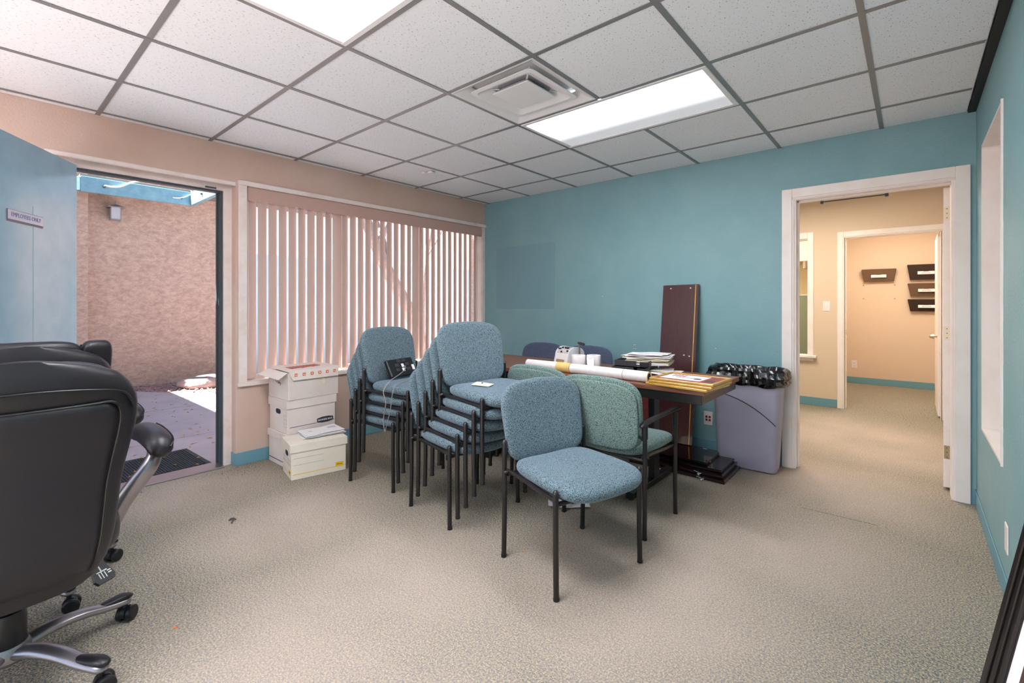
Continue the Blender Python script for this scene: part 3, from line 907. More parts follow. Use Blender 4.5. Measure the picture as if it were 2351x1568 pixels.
# ------------------------------------------------------------------ GUEST CHAIRS
MATS['FAB'] = MATS['fabric_teal']
LX0, LX1, LY = -0.20, 0.195, 0.255          # rear and front leg positions
def chair_parts(arms=False):
    P = []
    def add(name, mb, m, smooth=35, sub=None): 
        me = mb.mesh(name); me.materials.append(MATS[m]); me.shade_smooth(); me.set_sharp_from_angle(angle=R(smooth))
        P.append((name, me, sub))
    top_r = 0.555 if not arms else 0.595; top_f = 0.440 if not arms else 0.595
    for s in (-1, 1):
        add('rear_leg', MB().tube([(LX0-0.006, s*LY, 0.0), (LX0, s*LY, 0.2), (LX0, s*LY, top_r)], 0.0122, 14), 'black_metal')
        add('front_leg', MB().tube([(LX1+0.004, s*LY, 0.0), (LX1, s*LY, 0.2), (LX1, s*LY, top_f)], 0.0122, 14), 'black_metal')
        if not arms:
            add('leg_cap', MB().tube([(LX0, s*LY, top_r), (LX0, s*LY, top_r+0.004)], 0.0128, 14, (False, True)), 'cap_metal')
            add('leg_cap', MB().tube([(LX1, s*LY, top_f), (LX1, s*LY, top_f+0.004)], 0.0128, 14, (False, True)), 'cap_metal')
        else:
            add('armrest', MB().tube([(LX0-0.030, s*LY, 0.598), (LX0-0.01, s*LY, 0.604), (LX0+0.06, s*LY, 0.608), (0.0, s*LY, 0.610), (LX1-0.02, s*LY, 0.614), (LX1+0.055, s*LY, 0.612)], [0.017, 0.020, 0.021, 0.021, 0.020, 0.017], 12, (True, True), flat=0.62), 'black_plastic')
            for x in (LX0, LX1): add('arm_socket', MB().tube([(x, s*LY, 0.525), (x, s*LY, 0.597)], 0.0155, 14), 'black_plastic')
        # side rail, dipping under the seat pan
        add('side_rail', MB().tube([(LX0+0.004, s*(LY-0.012), 0.420), (LX0+0.03, s*(LY-0.022), 0.416), (-0.05, s*(LY-0.022), 0.412), (0.09, s*(LY-0.022), 0.400), (LX1-0.03, s*(LY-0.018), 0.400), (LX1, s*(LY-0.006), 0.404)], 0.0105, 10), 'black_metal')
        add('bolt', MB().tube([(LX0+0.020, s*(LY-0.004), 0.420), (LX0+0.020, s*(LY+0.008), 0.420)], 0.008, 10, (False, True), up=(0,0,1)), 'cap_metal')
        add('foot_glide', MB().lathe([(0.013, 0.0), (0.0135, 0.002), (0.0135, 0.012)], (LX0-0.006, s*LY, 0), 14), 'black_plastic')
        add('foot_glide', MB().lathe([(0.013, 0.0), (0.0135, 0.002), (0.0135, 0.012)], (LX1+0.004, s*LY, 0), 14), 'black_plastic')
        # back bracket
        add('back_bracket', MB().tube([(LX0, s*(LY-0.008), 0.515), (LX0-0.008, s*0.225, 0.535), (LX0-0.022, s*0.20, 0.57)], 0.008, 8, (False, True)), 'black_metal')
    add('crossbar', MB().tube([(LX0+0.01, -LY+0.01, 0.405), (LX0+0.02, 0, 0.400), (LX0+0.01, LY-0.01, 0.405)], 0.010, 10), 'black_metal')
    add('crossbar', MB().tube([(LX1, -LY+0.005, 0.395), (LX1+0.004, 0, 0.392), (LX1, LY-0.005, 0.395)], 0.010, 10), 'black_metal')
    # seat pan and cushion
    def seat_fn(x, y, z):
        q = (x - 0.035)/0.24; u = y/0.24
        zz = 0.443 + z - 0.016*max(0, q)**2 + 0.012*(u*u) - 0.012 + (0.010 if q < -0.6 else 0)*(-q-0.6)
        w = 1.0 - 0.05*max(0, -q)
        return (x + 0.035 + 0.018*(1-u*u)*max(0, q), y*w, zz)
    add('seat', MB().cushion(0.486, 0.485, 0.086, 4.9, 48, seat_fn, er=0.46, ez=0.75), 'FAB', 60)
    add('seat_pan', MB().cushion(0.42, 0.41, 0.022, 5, 32, lambda x, y, z: (x+0.03, y, z+0.404-0.010*max(0, x/0.2)**2)), 'black_plastic', 60)
    # backrest: pad standing up, leaning back, wrapped a little round the sitter
    def back_fn(off, dz=0.0):
        def fn(x, y, z):
            h = x + dz                              # up the back
            zc = 0.634 + h*0.985
            xc = LX0 - 0.030 - 0.185*(h) - 0.05*(h)**2
            u = y/0.24
            w = 1.0 + 0.05*(h/0.19) - 0.06*max(0, h/0.19)**4
            bow = -0.030*(1-u*u)
            return (xc + z + bow + 0.018 + off, y*w, zc + (0.022*(1-u*u) if h > 0.08 else 0)*min(1, (h-0.08)/0.09))
        return fn
    add('backrest', MB().cushion(0.492, 0.375, 0.052, 5.4, 48, back_fn(0.0)), 'FAB', 60)
    add('back_panel', MB().cushion(0.472, 0.352, 0.022, 5.4, 44, back_fn(-0.028, -0.012)), 'FAB', 60)
    return P
PARTS_A = chair_parts(False)
PARTS_B = chair_parts(True)
_fab_cache = {}
def chair(label, loc, heading, group, arms=False, fab='fabric_teal', tilt=0.0):
    t = thing('stacking_chair' if not arms else 'armchair', label, 'chair', loc, 0, group)
    t.rotation_euler = (0, tilt, heading)
    for name, me, sub in (PARTS_B if arms else PARTS_A):
        o = bpy.data.objects.new(name, me); col.objects.link(o); o.parent = t
        if name in ('seat', 'backrest', 'back_panel'):
            o.material_slots[0].link = 'OBJECT'; o.material_slots[0].material = MATS[fab]
    return t

G0 = 'blue-green fabric guest chairs'
# lone chair in front, facing +x
chair('blue-green fabric guest chair standing alone in front of the others', (2.648, -2.110, 0), R(-15.5), G0)
# armchair pulled up to the table, its back to the room
chair('green guest chair with black armrests pulled up to the table', (2.580, -1.500, 0), R(89.5), G0, True, 'fabric_green')
chair('green guest chair at the table, its back close behind the stack of five', (2.066, -1.385, 0), R(88), G0, False, 'fabric_green')
# two on the far side, facing the table
chair('guest chair between table and teal wall, nearer the window', (1.085, -0.52, 0), R(-90), G0, False, 'fabric_slate')
chair('guest chair between table and teal wall, behind the cheque machine', (1.620, -0.53, 0), R(-90), G0, False, 'fabric_slate')
ORD5 = ['bottom', 'second', 'middle', 'fourth', 'top']
def stack(n, rl, fl_, names, lab, step):
    a = Vector(rl); b = Vector(fl_); d = (b-a).normalized(); hd = math.atan2(d.y, d.x)
    left = Vector((-d.y, d.x))
    c0 = a + d*0.20 + left*LY
    for k in range(n):
        c = c0 + d*(step[0]*k) + left*(step[1]*k)
        chair(lab % names[k], (c.x, c.y, step[2]*k), hd, G0)
    return c0, d, left, hd
s2 = stack(5, (1.578, -2.246), (1.972, -2.289), ORD5, '%s chair in the stack of five blue-green chairs', (0.046, 0.020, 0.069))
s1 = stack(4, (0.928, -2.271), (1.324, -2.197), ['bottom', 'second', 'third', 'top'], '%s chair in the stack of four beside the cartons', (0.046, -0.003, 0.074))

# yellow note on the top seat of the stack of five
nt = thing('sticky_note', 'cream paper note with a dark pin lying on the top chair of the stack', 'note', (1.985, -2.045, 0.7545), R(20))
q = MB(); w0, d0 = 0.055, 0.04
vv = [(-w0, -d0, 0.006), (w0, -d0, 0.001), (w0, d0, 0.003), (-w0, d0, 0.010)]
q.add(vv + [(a, b, c+0.0015) for a, b, c in vv], [(0,3,2,1), (4,5,6,7), (0,1,5,4), (1,2,6,5), (2,3,7,6), (3,0,4,7)])
q.build('paper', 'paper_cream', nt, 0)
MB().lathe([(0.006, 0.0), (0.006, 0.003), (0.003, 0.006)], (-0.01, 0.015, 0.0065), 10).build('pin', 'print_dark', nt)

# ------------------------------------------------------------------ phone gadget on the stack of four
c0, d, left, hd = s1
pc = c0 + d*(0.046*3-0.01) + left*(-0.02)
ph = thing('phone_base', 'black desk phone base with white key labels on the stack of four', 'phone', (pc.x+0.0, pc.y+0.0, 3*0.074+0.480), hd, None)
M = Matrix.Translation((-0.075, 0.02, 0.012)) @ Matrix.Rotation(R(-118), 4, 'Y')
MB().rbox(0.0, 0.13, -0.13, 0.12, -0.016, 0.016, 0.006, M).build('case', 'black_plastic', ph, 0)
for (a, b) in ((0.03, 0.0), (0.062, 0.004)):
    MB().rbox(a, a+0.026, b-0.012, b+0.012, -0.0182, -0.0162, 0.001, M).build('key_label', 'paper', ph, 0)
for (a, b) in ((0.035, -0.05), (0.07, -0.05), (0.035, 0.05), (0.07, 0.05), (0.10, -0.02), (0.10, 0.03)):
    MB().rbox(a, a+0.022, b-0.018, b+0.018, -0.0192, -0.0162, 0.002, M).build('key', 'grey_plastic', ph, 0)
MB().rbox(0.03, 0.07, 0.088, 0.112, -0.020, -0.0162, 0.001, M).build('paper_tab', 'paper', ph, 0)
cb = [(-0.05, 0.0, 0.09), (0.0, -0.05, 0.075), (0.03, -0.14, 0.05), (0.03, -0.22, 0.02), (0.02, -0.272, -0.04), (0.045, -0.275, -0.11), (0.03, -0.275, -0.18), (0.02, -0.272, -0.25), (0.035, -0.272, -0.30), (0.05, -0.275, -0.26), (0.085, -0.277, -0.16), (0.10, -0.275, -0.06), (0.105, -0.25, 0.0), (0.10, -0.16, 0.012), (0.02, -0.02, 0.014)]
def smooth_path(p, n=6):
    P = [Vector(q) for q in p]; out = []
    for i in range(len(P)-1):
        p0 = P[max(i-1, 0)]; p1 = P[i]; p2 = P[i+1]; p3 = P[min(i+2, len(P)-1)]
        for k in range(n):
            t = k/n
            out.append(0.5*((2*p1)+(-p0+p2)*t+(2*p0-5*p1+4*p2-p3)*t*t+(-p0+3*p1-3*p2+p3)*t**3))
    out.append(P[-1]); return out
MB().tube(smooth_path(cb, 5), 0.003, 6).build('cable', 'cable_grey', ph)

# ------------------------------------------------------------------ TABLE
TZ = 0.735
tb = thing('folding_table', 'long table with walnut laminate top and black steel pedestals', 'table', (1.925, -0.955, 0))
tx0, tx1, ty0, ty1 = -1.075, 1.078, -0.345, 0.345
top = MB().rbox(tx0, tx1, ty0, ty1, TZ-0.028, TZ, 0.002).build('tabletop', 'walnut', tb, 0)
MB().rbox(tx0+0.02, tx1-0.02, ty0+0.012, ty0+0.030, TZ-0.085, TZ-0.028, 0.002).build('apron', 'black_metal', tb, 0)
MB().rbox(tx0+0.02, tx1-0.02, ty1-0.030, ty1-0.012, TZ-0.085, TZ-0.028, 0.002).build('apron', 'black_metal', tb, 0)
for x in (tx0+0.02, tx1-0.038): MB().rbox(x, x+0.018, ty0+0.030, ty1-0.030, TZ-0.085, TZ-0.028, 0.002).build('apron', 'black_metal', tb, 0)
for x in (-0.62, 0.625):
    MB().rbox(x-0.022, x+0.022, -0.045, 0.045, 0.05, TZ-0.028, 0.004).build('pedestal_post', 'black_metal', tb, 0)
    f = MB().rbox(x-0.025, x+0.025, -0.365, 0.265, 0.008, 0.05, 0.004).build('pedestal_foot', 'black_metal', tb, 0)
    for yy in (-0.34, 0.24): MB().lathe([(0.016, 0), (0.016, 0.009)], (x, yy, 0), 12).build('glide', 'grey_plastic', f)
    MB().rbox(x-0.03, x+0.03, -0.29, 0.29, TZ-0.07, TZ-0.0281, 0.003).build('top_bracket', 'black_metal', tb, 0)

# rolled drawings along the front edge
rl = thing('paper_roll', 'long roll of white drawings lying along the table front edge', 'paper roll', (2.165, -1.215, TZ), R(-1.0))
MB().tube([(-0.52, 0, 0.036), (-0.2, 0, 0.036), (0.2, 0, 0.035), (0.47, 0, 0.034)], [0.033, 0.034, 0.034, 0.034], 24, up=(0,0,1)).build('outer_sheet', 'paper', rl)
rg = MB()
for r0, r1 in ((0.0342, 0.030), (0.0285, 0.024)):
    n = 24
    def rr(r, x): return [Vector((x, r*math.cos(2*PI*j/n), 0.034 + r*math.sin(2*PI*j/n))) for j in range(n)]
    rg.rings([rr(r0, 0.455), rr(r0, 0.474), rr(r1, 0.474), rr(r1, 0.455)], closed=True)
rg.build('rolled_edge', 'paper_cream', rl)
MB().tube([(0.4705, 0, 0.034), (0.4715, 0, 0.034)], 0.0245, 20, up=(0,0,1)).build('hollow', 'print_dark', rl)
MB().tube([(-0.235, 0, 0.036), (-0.12, 0, 0.036)], 0.0352, 24, up=(0,0,1)).build('yellow_band', 'paper_yellow', rl)
MB().tube([(-0.118, 0, 0.036), (-0.114, 0, 0.036)], 0.0354, 24, up=(0,0,1)).build('rubber_band', 'leaf_litter', rl)
MB().tube([(0.30, 0, 0.035), (0.303, 0, 0.035)], 0.0352, 24, up=(0,0,1)).build('rubber_band', 'leaf_litter', rl)

# cheque-writing machine with hand lever
cm = thing('cheque_writer', 'white cheque-writing machine with a side hand lever', 'office machine', (1.775, -0.835, TZ), R(-12))
pr_ = [(-0.10, 0.0), (0.09, 0.0), (0.09, 0.075)]
for k in range(0, 13):
    a = R(0 + 165*k/12); pr_.append((0.005 + 0.085*math.cos(a), 0.085 + 0.060*math.sin(a)))
pr_ += [(-0.085, 0.065), (-0.095, 0.03)]
# profile in (y,z), extruded along x; front is -y
MX = Matrix(((0, 0, 1, 0), (1, 0, 0, 0), (0, 1, 0, 0), (0, 0, 0, 1)))
MB().prism(pr_, -0.072, 0.072, MX).build('housing', 'plastic_white', cm, 30)
MB().rbox(-0.076, 0.076, -0.105, 0.095, 0.0, 0.012, 0.003).build('base', 'grey_white', cm, 0)
for s in (-1, 1): MB().prism([(a*1.03, b*1.02) for a, b in pr_], s*0.074-0.004, s*0.074+0.004, MX).build('side_cheek', 'grey_white', cm, 30)
MB().rbox(-0.045, 0.045, -0.1005, -0.098, 0.020, 0.046, 0.0005, Matrix.Rotation(R(-14), 4, 'X') @ Matrix.Translation((0, -0.0085, -0.021))).build('name_plate', 'brass', cm, 0)
for k in range(8):
    x = -0.055 + 0.0157*k
    s_ = MB()
    for a in range(4):
        a0 = R(95 + 18*a); a1 = R(95+18*(a+1))
        p0 = Vector((x, 0.005+0.0862*math.cos(a0), 0.085+0.0612*math.sin(a0))); p1 = Vector((x, 0.005+0.0862*math.cos(a1), 0.085+0.0612*math.sin(a1)))
        s_.tube([p0, p1], 0.0022, 6)
    sl_ = s_.build('digit_slot', 'cable_grey', cm); sl_['kind'] = 'stuff'
    a = R(random.choice([115, 125, 135, 150, 158]))
    c = Vector((x, 0.005+0.092*math.cos(a), 0.085+0.067*math.sin(a)))
    MB().lathe([(0.0065, -0.006), (0.0065, 0.006)], n=8, M=Matrix.Translation(c) @ Matrix.Rotation(R(90), 4, 'Y')).build('digit_key', 'print_dark', cm)
MB().tube([(0.082, 0.02, 0.05), (0.096, 0.02, 0.052), (0.098, 0.018, 0.08), (0.108, 0.005, 0.14), (0.112, -0.002, 0.186)], [0.016, 0.014, 0.009, 0.007, 0.006], 10, (False, True)).build('lever_arm', 'silver', cm)
MB().tube([(0.108, -0.002, 0.182), (0.135, -0.008, 0.180), (0.175, -0.016, 0.177)], [0.010, 0.0125, 0.012], 12, (True, True)).build('lever_grip', 'grey_plastic', cm)

# two paper rolls
for (x, y, lab, rz) in ((1.928, -0.935, 'plump white tissue roll nearer the cheque machine', 0), (2.02, -0.865, 'white tissue roll with a loose tail nearer the letter tray', 1)):
    t = thing('tissue_roll', lab, 'paper roll', (x, y, TZ), 0, 'tissue rolls on the table')
    n = 28
    m = MB()
    def rg2(r, z): return [Vector((r*math.cos(2*PI*j/n), r*math.sin(2*PI*j/n), z)) for j in range(n)]
    m.rings([rg2(0.052, 0.0), rg2(0.0545, 0.004), rg2(0.0545, 0.094), rg2(0.052, 0.098), rg2(0.021, 0.098), rg2(0.021, 0.0)], closed=True)
    m.build('roll', 'paper', t)
    m = MB(); m.rings([rg2(0.0208, 0.001), rg2(0.0208, 0.0975), rg2(0.0195, 0.0975), rg2(0.0195, 0.001)], closed=True)
    m.build('core', 'paper_cream', t)
    if rz:
        m = MB(); m.add([(0.03, -0.046, 0.085), (-0.035, -0.044, 0.088), (-0.01, -0.075, 0.03), (0.05, -0.075, 0.012), (0.0301, -0.0465, 0.085), (-0.0349, -0.0445, 0.088), (-0.0099, -0.0755, 0.03), (0.0501, -0.0755, 0.012)], [(0,1,2,3), (7,6,5,4), (0,4,5,1), (1,5,6,2), (2,6,7,3), (3,7,4,0)])
        m.build('loose_tail', 'paper', t, 0)

# letter tray with papers
lt = thing('letter_tray', 'black two-tier letter tray under a pile of papers', 'tray', (2.34, -0.80, TZ), R(8))
for k, (dx, dy, z) in enumerate(((0.0, -0.01, 0.0), (0.012, 0.012, 0.045))):
    m = MB()
    m.rbox(-0.125+dx, 0.125+dx, -0.145+dy, 0.145+dy, z+0.001, z+0.005, 0.001)
    m.rbox(-0.125+dx, -0.119+dx, -0.145+dy, 0.145+dy, z+0.005, z+0.043, 0.001)
    m.rbox(0.119+dx, 0.125+dx, -0.145+dy, 0.145+dy, z+0.005, z+0.043, 0.001)
    m.rbox(-0.119+dx, 0.119+dx, 0.139+dy, 0.145+dy, z+0.005, z+0.043, 0.001)
    tt = m.build('tray', 'grey_plastic', lt, 0)
    MB().rbox(-0.125+dx, 0.035+dx, -0.151+dy, -0.145+dy, z+0.002, z+0.043, 0.002).build('front_lip', 'grey_plastic', tt, 0)
    rb = MB()
    for q in range(14): rb.rbox(-0.12+dx+0.011*q, -0.115+dx+0.011*q, -0.1535+dy, -0.151+dy, z+0.004, z+0.041, 0.0008)
    o = rb.build('ribs', 'grey_plastic', tt, 0); o['kind'] = 'stuff'
    MB().rbox(0.06+dx, 0.125+dx, -0.151+dy, -0.145+dy, z+0.002, z+0.038, 0.002).build('front_lip', 'black_plastic', tt, 0)
def sheet_mesh(w, d, th, curl, seed):
    rnd = random.Random(seed); m = MB(); n = 8; top = []; bot = []
    c1 = rnd.uniform(-1, 1)*curl; c2 = rnd.uniform(-1, 1)*curl; ph_ = rnd.uniform(0, 6)
    for i in range(n+1):
        for j in range(3):
            x = -w/2 + w*i/n; yy = -d/2 + d*j/2
            z = c1*(i/n)**3 + c2*(1-i/n)**3 + 0.4*curl*math.sin(ph_+i*0.9)*(j-1)
            top.append((x, yy, z+th)); bot.append((x, yy, z))
    def idx(i, j): return i*3+j
    fs = []
    o = len(top)
    for i in range(n):
        for j in range(2):
            fs.append((idx(i,j), idx(i+1,j), idx(i+1,j+1), idx(i,j+1)))
            fs.append((o+idx(i,j), o+idx(i,j+1), o+idx(i+1,j+1), o+idx(i+1,j)))
    for i in range(n):
        fs.append((idx(i,0), o+idx(i,0), o+idx(i+1,0), idx(i+1,0))); fs.append((idx(i,2), idx(i+1,2), o+idx(i+1,2), o+idx(i,2)))
    for j in range(2):
        fs.append((idx(0,j), idx(0,j+1), o+idx(0,j+1), o+idx(0,j))); fs.append((idx(n,j), o+idx(n,j), o+idx(n,j+1), idx(n,j+1)))
    m.add(top+bot, fs); return m
pp = thing('paper_pile', 'untidy pile of white papers and folders in the letter tray', 'papers', (2.385, -0.765, TZ+0.048), R(14))
rnd = random.Random(2)
z = 0.004
for k in range(13):
    th = rnd.uniform(0.0015, 0.006)
    o = sheet_mesh(0.30 + rnd.uniform(-0.02, 0.015), 0.225, th, 0.006 if k > 2 else 0.003, k).build('sheet', rnd.choice(['paper', 'paper', 'paper', 'paper_cream']), pp, 30)
    o.location = (0.025 + rnd.uniform(-0.02, 0.03), rnd.uniform(-0.012, 0.012), z); o.rotation_euler = (rnd.uniform(-.02, .02), -0.03+rnd.uniform(-.02, .02), rnd.uniform(-0.10, 0.06)); z += th + rnd.uniform(0.0005, 0.003)
# loose sheets beside the tray
for k, (x, y, rz) in enumerate(((2.515, -0.84, -12), (2.56, -0.79, 5), (2.50, -0.78, 20))):
    o = sheet_mesh(0.22, 0.16, 0.002, 0.006, 40+k).build('loose_sheet', 'paper' if k != 1 else 'paper_cream', None, 30)
    o.location = (x, y, TZ+0.008+0.006*k); o.rotation_euler = (0, 0, R(rz))
    tag(o, ['white sheet lowest of the loose papers by the letter tray', 'cream sheet among the loose papers by the letter tray', 'white sheet uppermost of the loose papers by the letter tray'][k], 'paper', 'loose papers by the letter tray')

# three gold picture frames
def gold_frame(label, loc, rz, top=False):
    t = thing('picture_frame', label, 'picture frame', loc, rz, 'gold frames stacked on the table corner')
    w, d, b, h = 0.385, 0.31, 0.020, 0.0145
    for (x0, x1, y0, y1) in ((-w/2, w/2, -d/2, -d/2+b), (-w/2, w/2, d/2-b, d/2), (-w/2, -w/2+b, -d/2+b, d/2-b), (w/2-b, w/2, -d/2+b, d/2-b)):
        MB().rbox(x0, x1, y0, y1, 0, h, 0.003).build('frame_rail', 'gold_wood', t, 0)
    MB().box(-w/2+b, w/2-b, -d/2+b, d/2-b, 0.002, 0.009).build('mat_board', 'cert_red', t, 0)
    if top:
        c = MB().box(-0.165, 0.085, -0.075, 0.11, 0.009, 0.0098).build('certificate', 'paper', t, 0)
        pr2 = MB()
        for k in range(4): pr2.box(-0.13+0.022*k, -0.118+0.022*k, 0.02, 0.09, 0.0098, 0.0101)
        pr2.build('red_print', 'print_red', c, 0)
        MB().lathe([(0.022, 0.0098), (0.022, 0.0102)], (0.045, -0.005, 0), 16).build('blue_seal', 'print_blue', c)
        MB().box(-0.09, 0.035, -0.002, 0.006, 0.0098, 0.0101).build('printed_line', 'cert_green', c, 0)
        MB().box(0.105, 0.155, -0.06, -0.01, 0.009, 0.0098).build('plaque', 'cert_green', t, 0)
gold_frame('gold frame at the bottom of the three stacked on the table', (2.855, -1.165, TZ+0.001), R(-7))
gold_frame('gold frame in the middle of the three stacked on the table', (2.868, -1.158, TZ+0.0165), R(-4))
gold_frame('gold framed certificate with a blue seal, uppermost of three', (2.870, -1.150, TZ+0.032), R(-3), True)

# ------------------------------------------------------------------ boards by the teal wall
# stack of dark glossy boards on the floor
def floor_board(label, x0, x1, y0, y1, z0, h, rz, hinges):
    cx, cy = (x0+x1)/2, (y0+y1)/2
    t = thing('wood_board', label, 'board', (cx, cy, z0), R(rz), 'dark boards stacked under the table end')
    MB().rbox(x0-cx, x1-cx, y0-cy, y1-cy, 0.0, h, 0.004).build('panel', 'mahogany_gloss', t, 0)
    for x in hinges:
        hm = MB()
        hm.tube([(x-0.03, y0-cy-0.004, 0.016), (x+0.015, y0-cy-0.010, 0.008)], 0.005, 8, (True, True))
        hm.rbox(x-0.012, x+0.02, y0-cy-0.012, y0-cy, 0.010, 0.014, 0.001)
        hm.tube([(x+0.004, y0-cy-0.018, 0.004), (x+0.004, y0-cy-0.002, 0.004)], 0.011, 10, (True, False))
        hm.build('cup_hinge', 'chrome', t)
    return t
floor_board('lowest dark board with hinges in the floor stack', 2.22, 2.925, -0.672, -0.285, 0.0, 0.026, 0, (-0.10, 0.20))
floor_board('second dark hinged board up in the floor stack', 2.20, 2.905, -0.652, -0.275, 0.0265, 0.024, 1.0, (-0.11, 0.19))
floor_board('third dark board up in the floor stack', 2.18, 2.885, -0.612, -0.265, 0.051, 0.020, 0.5, ())
fb = floor_board('glossy dark board on top of the floor stack', 2.10, 2.775, -0.575, -0.225, 0.0715, 0.018, 0.8, ())
for yy in (-0.11, 0.12): MB().rbox(0.331, 0.343, yy-0.008, yy+0.008, 0.004, 0.014, 0.003).build('shelf_pin', 'brass', fb, 0)
for (x, yy) in ((0.22, 0.15), (-0.02, 0.16), (-0.16, 0.16)): MB().rbox(x-0.016, x+0.016, yy-0.004, yy+0.004, 0.018, 0.0195, 0.0005).build('painted_reflection', 'plastic_white', fb, 0)  # white reflections on the glossy top, put in as thin pale strips
# tall board leaning on the wall, standing on the stack
def lean_board(name, label, x0, x1, yb, zb, yt, zt, th, m, edge=False, rz=0):
    L = math.hypot(yt-yb, zt-zb); a = math.atan2(yt-yb, zt-zb)
    t = thing(name, label, 'board', ((x0+x1)/2, yb, zb), 0, 'boards leaning on the teal wall', rot=(-a, rz, 0))
    w = (x1-x0)/2
    p = MB().rbox(-w, w, 0.0, th, 0.0, L, 0.002).build('panel', m, t, 0)
    if edge:
        MB().rbox(w-0.030, w-0.022, -0.0012, 0.0, 0.004, L-0.004, 0.0004).build('pale_edge_band', 'gold_wood', t, 0)
        for (x, z) in ((-w+0.07, L-0.03), (w-0.07, L-0.03), (w-0.10, L*0.545), (w-0.055, L*0.54)):
            MB().lathe([(0.006, 0), (0.006, 0.0015)], n=10, M=Matrix.Translation((x, 0, z)) @ Matrix.Rotation(R(90), 4, 'X')).build('screw_hole', 'plastic_white', t)
    return t
lean_board('leaning_board', 'tall dark mahogany board with pale edge band leaning on the teal wall', 2.245, 2.555, -0.25, 0.0915, -0.034, 1.39, 0.02, 'mahogany', True, R(-0.8))
lean_board('leaning_board', 'short reddish board leaning on the teal wall behind the table pedestal', 1.93, 2.20, -0.13, 0.0, -0.026, 0.66, 0.018, 'mahogany_red')

# ------------------------------------------------------------------ waste bin
can = thing('waste_bin', 'tall slim grey waste bin with black liner beside the doorway', 'bin', (2.952, -0.178, 0), R(3))
def rrect(w, d, r, z, n=6):
    g = []
    for (sx, sy, st_) in ((1,1,0),(-1,1,90),(-1,-1,180),(1,-1,270)):
        for q in range(n+1):
            a = R(st_ + 90*q/n); g.append(Vector((sx*(w/2-r)+r*math.cos(a), sy*(d/2-r)+r*math.sin(a), z)))
    return g
m = MB()
m.rings([rrect(0.36, 0.16, 0.03, 0.0), rrect(0.395, 0.19, 0.04, 0.012), rrect(0.405, 0.20, 0.045, 0.05), rrect(0.475, 0.235, 0.05, 0.725), rrect(0.485, 0.243, 0.05, 0.735), rrect(0.470, 0.228, 0.048, 0.735), rrect(0.40, 0.19, 0.04, 0.06)])
m.build('bin_body', 'can_grey', can, 40)
pts = []
for k in range(17):
    x = -0.235 + 0.445*k/16; u = (x+0.235)/0.445
    z = 0.560 - 0.015*u - 0.19*u*u
    w = 0.20 + 0.035*(z/0.725)
    pts.append((x*(0.88+0.12*z/0.6), -w/2-0.0005, z))
MB().tube(pts, 0.0032, 6).build('moulded_ridge', 'print_dark', can)
m = MB(); m.lathe([(0.02, 0), (0.018, 0.0008)], n=12, M=Matrix.Translation((0.0, -0.116, 0.42)) @ Matrix.Rotation(R(90), 4, 'X') @ Matrix.Scale(1.6, 4, (0, 1, 0)))
# liner: crumpled skirt folded over the rim
n = 96
def resample(g, n):
    L = [0.0]
    for a, b in zip(g, g[1:]+g[:1]): L.append(L[-1]+(b-a).length)
    out = []; k = 0
    for j in range(n):
        d_ = L[-1]*j/n
        while L[k+1] < d_: k += 1
        a = g[k]; b = g[(k+1) % len(g)]; out.append(a.lerp(b, (d_-L[k])/max(1e-9, L[k+1]-L[k])))
    return out
def liner_ring(off, z, amp, f):
    base = resample(rrect(0.485+2*off, 0.243+2*off, 0.055, z, 8), 150); out = []
    for j, p in enumerate(base):
        a = noise.noise(Vector((p.x*26, p.y*26, z*9+f))) + 0.6*noise.noise(Vector((p.x*60, p.y*60, z*30)))
        nrm = Vector((p.x/0.25, p.y/0.12, 0)).normalized()
        q = p + nrm*(a*amp) + Vector((0, 0, noise.noise(Vector((p.x*14, p.y*14, 3.0)))*(0.018 if 0.60 < z < 0.66 else 0.010)))
        out.append(q)
    return out
m = MB()
m.rings([liner_ring(-0.050, 0.60, 0.012, 3), liner_ring(-0.035, 0.68, 0.014, 3.3), liner_ring(-0.022, 0.725, 0.012, 3.6), liner_ring(-0.008, 0.750, 0.008, 3.8), liner_ring(0.008, 0.752, 0.010, 4), liner_ring(0.020, 0.736, 0.014, 4.2), liner_ring(0.020, 0.715, 0.016, 4.4), liner_ring(0.028, 0.694, 0.018, 4.6), liner_ring(0.022, 0.672, 0.017, 4.8), liner_ring(0.026, 0.652, 0.015, 5), liner_ring(0.014, 0.634, 0.010, 5.2), liner_ring(0.008, 0.626, 0.006, 5.3)], caps=False)
m.build('liner', 'bag_black', can, 22)
m = MB(); seq = []
for k in range(6):
    f_ = 1-k/5.2
    seq.append([Vector((0.20*f_*math.cos(2*PI*j/48), 0.082*f_*math.sin(2*PI*j/48), 0.61-0.03*k+0.03*noise.noise(Vector((math.cos(2*PI*j/48)*4*f_, math.sin(2*PI*j/48)*4*f_, k))))) for j in range(48)])
m.rings(seq); m.build('bag_inside', 'bag_black', can)

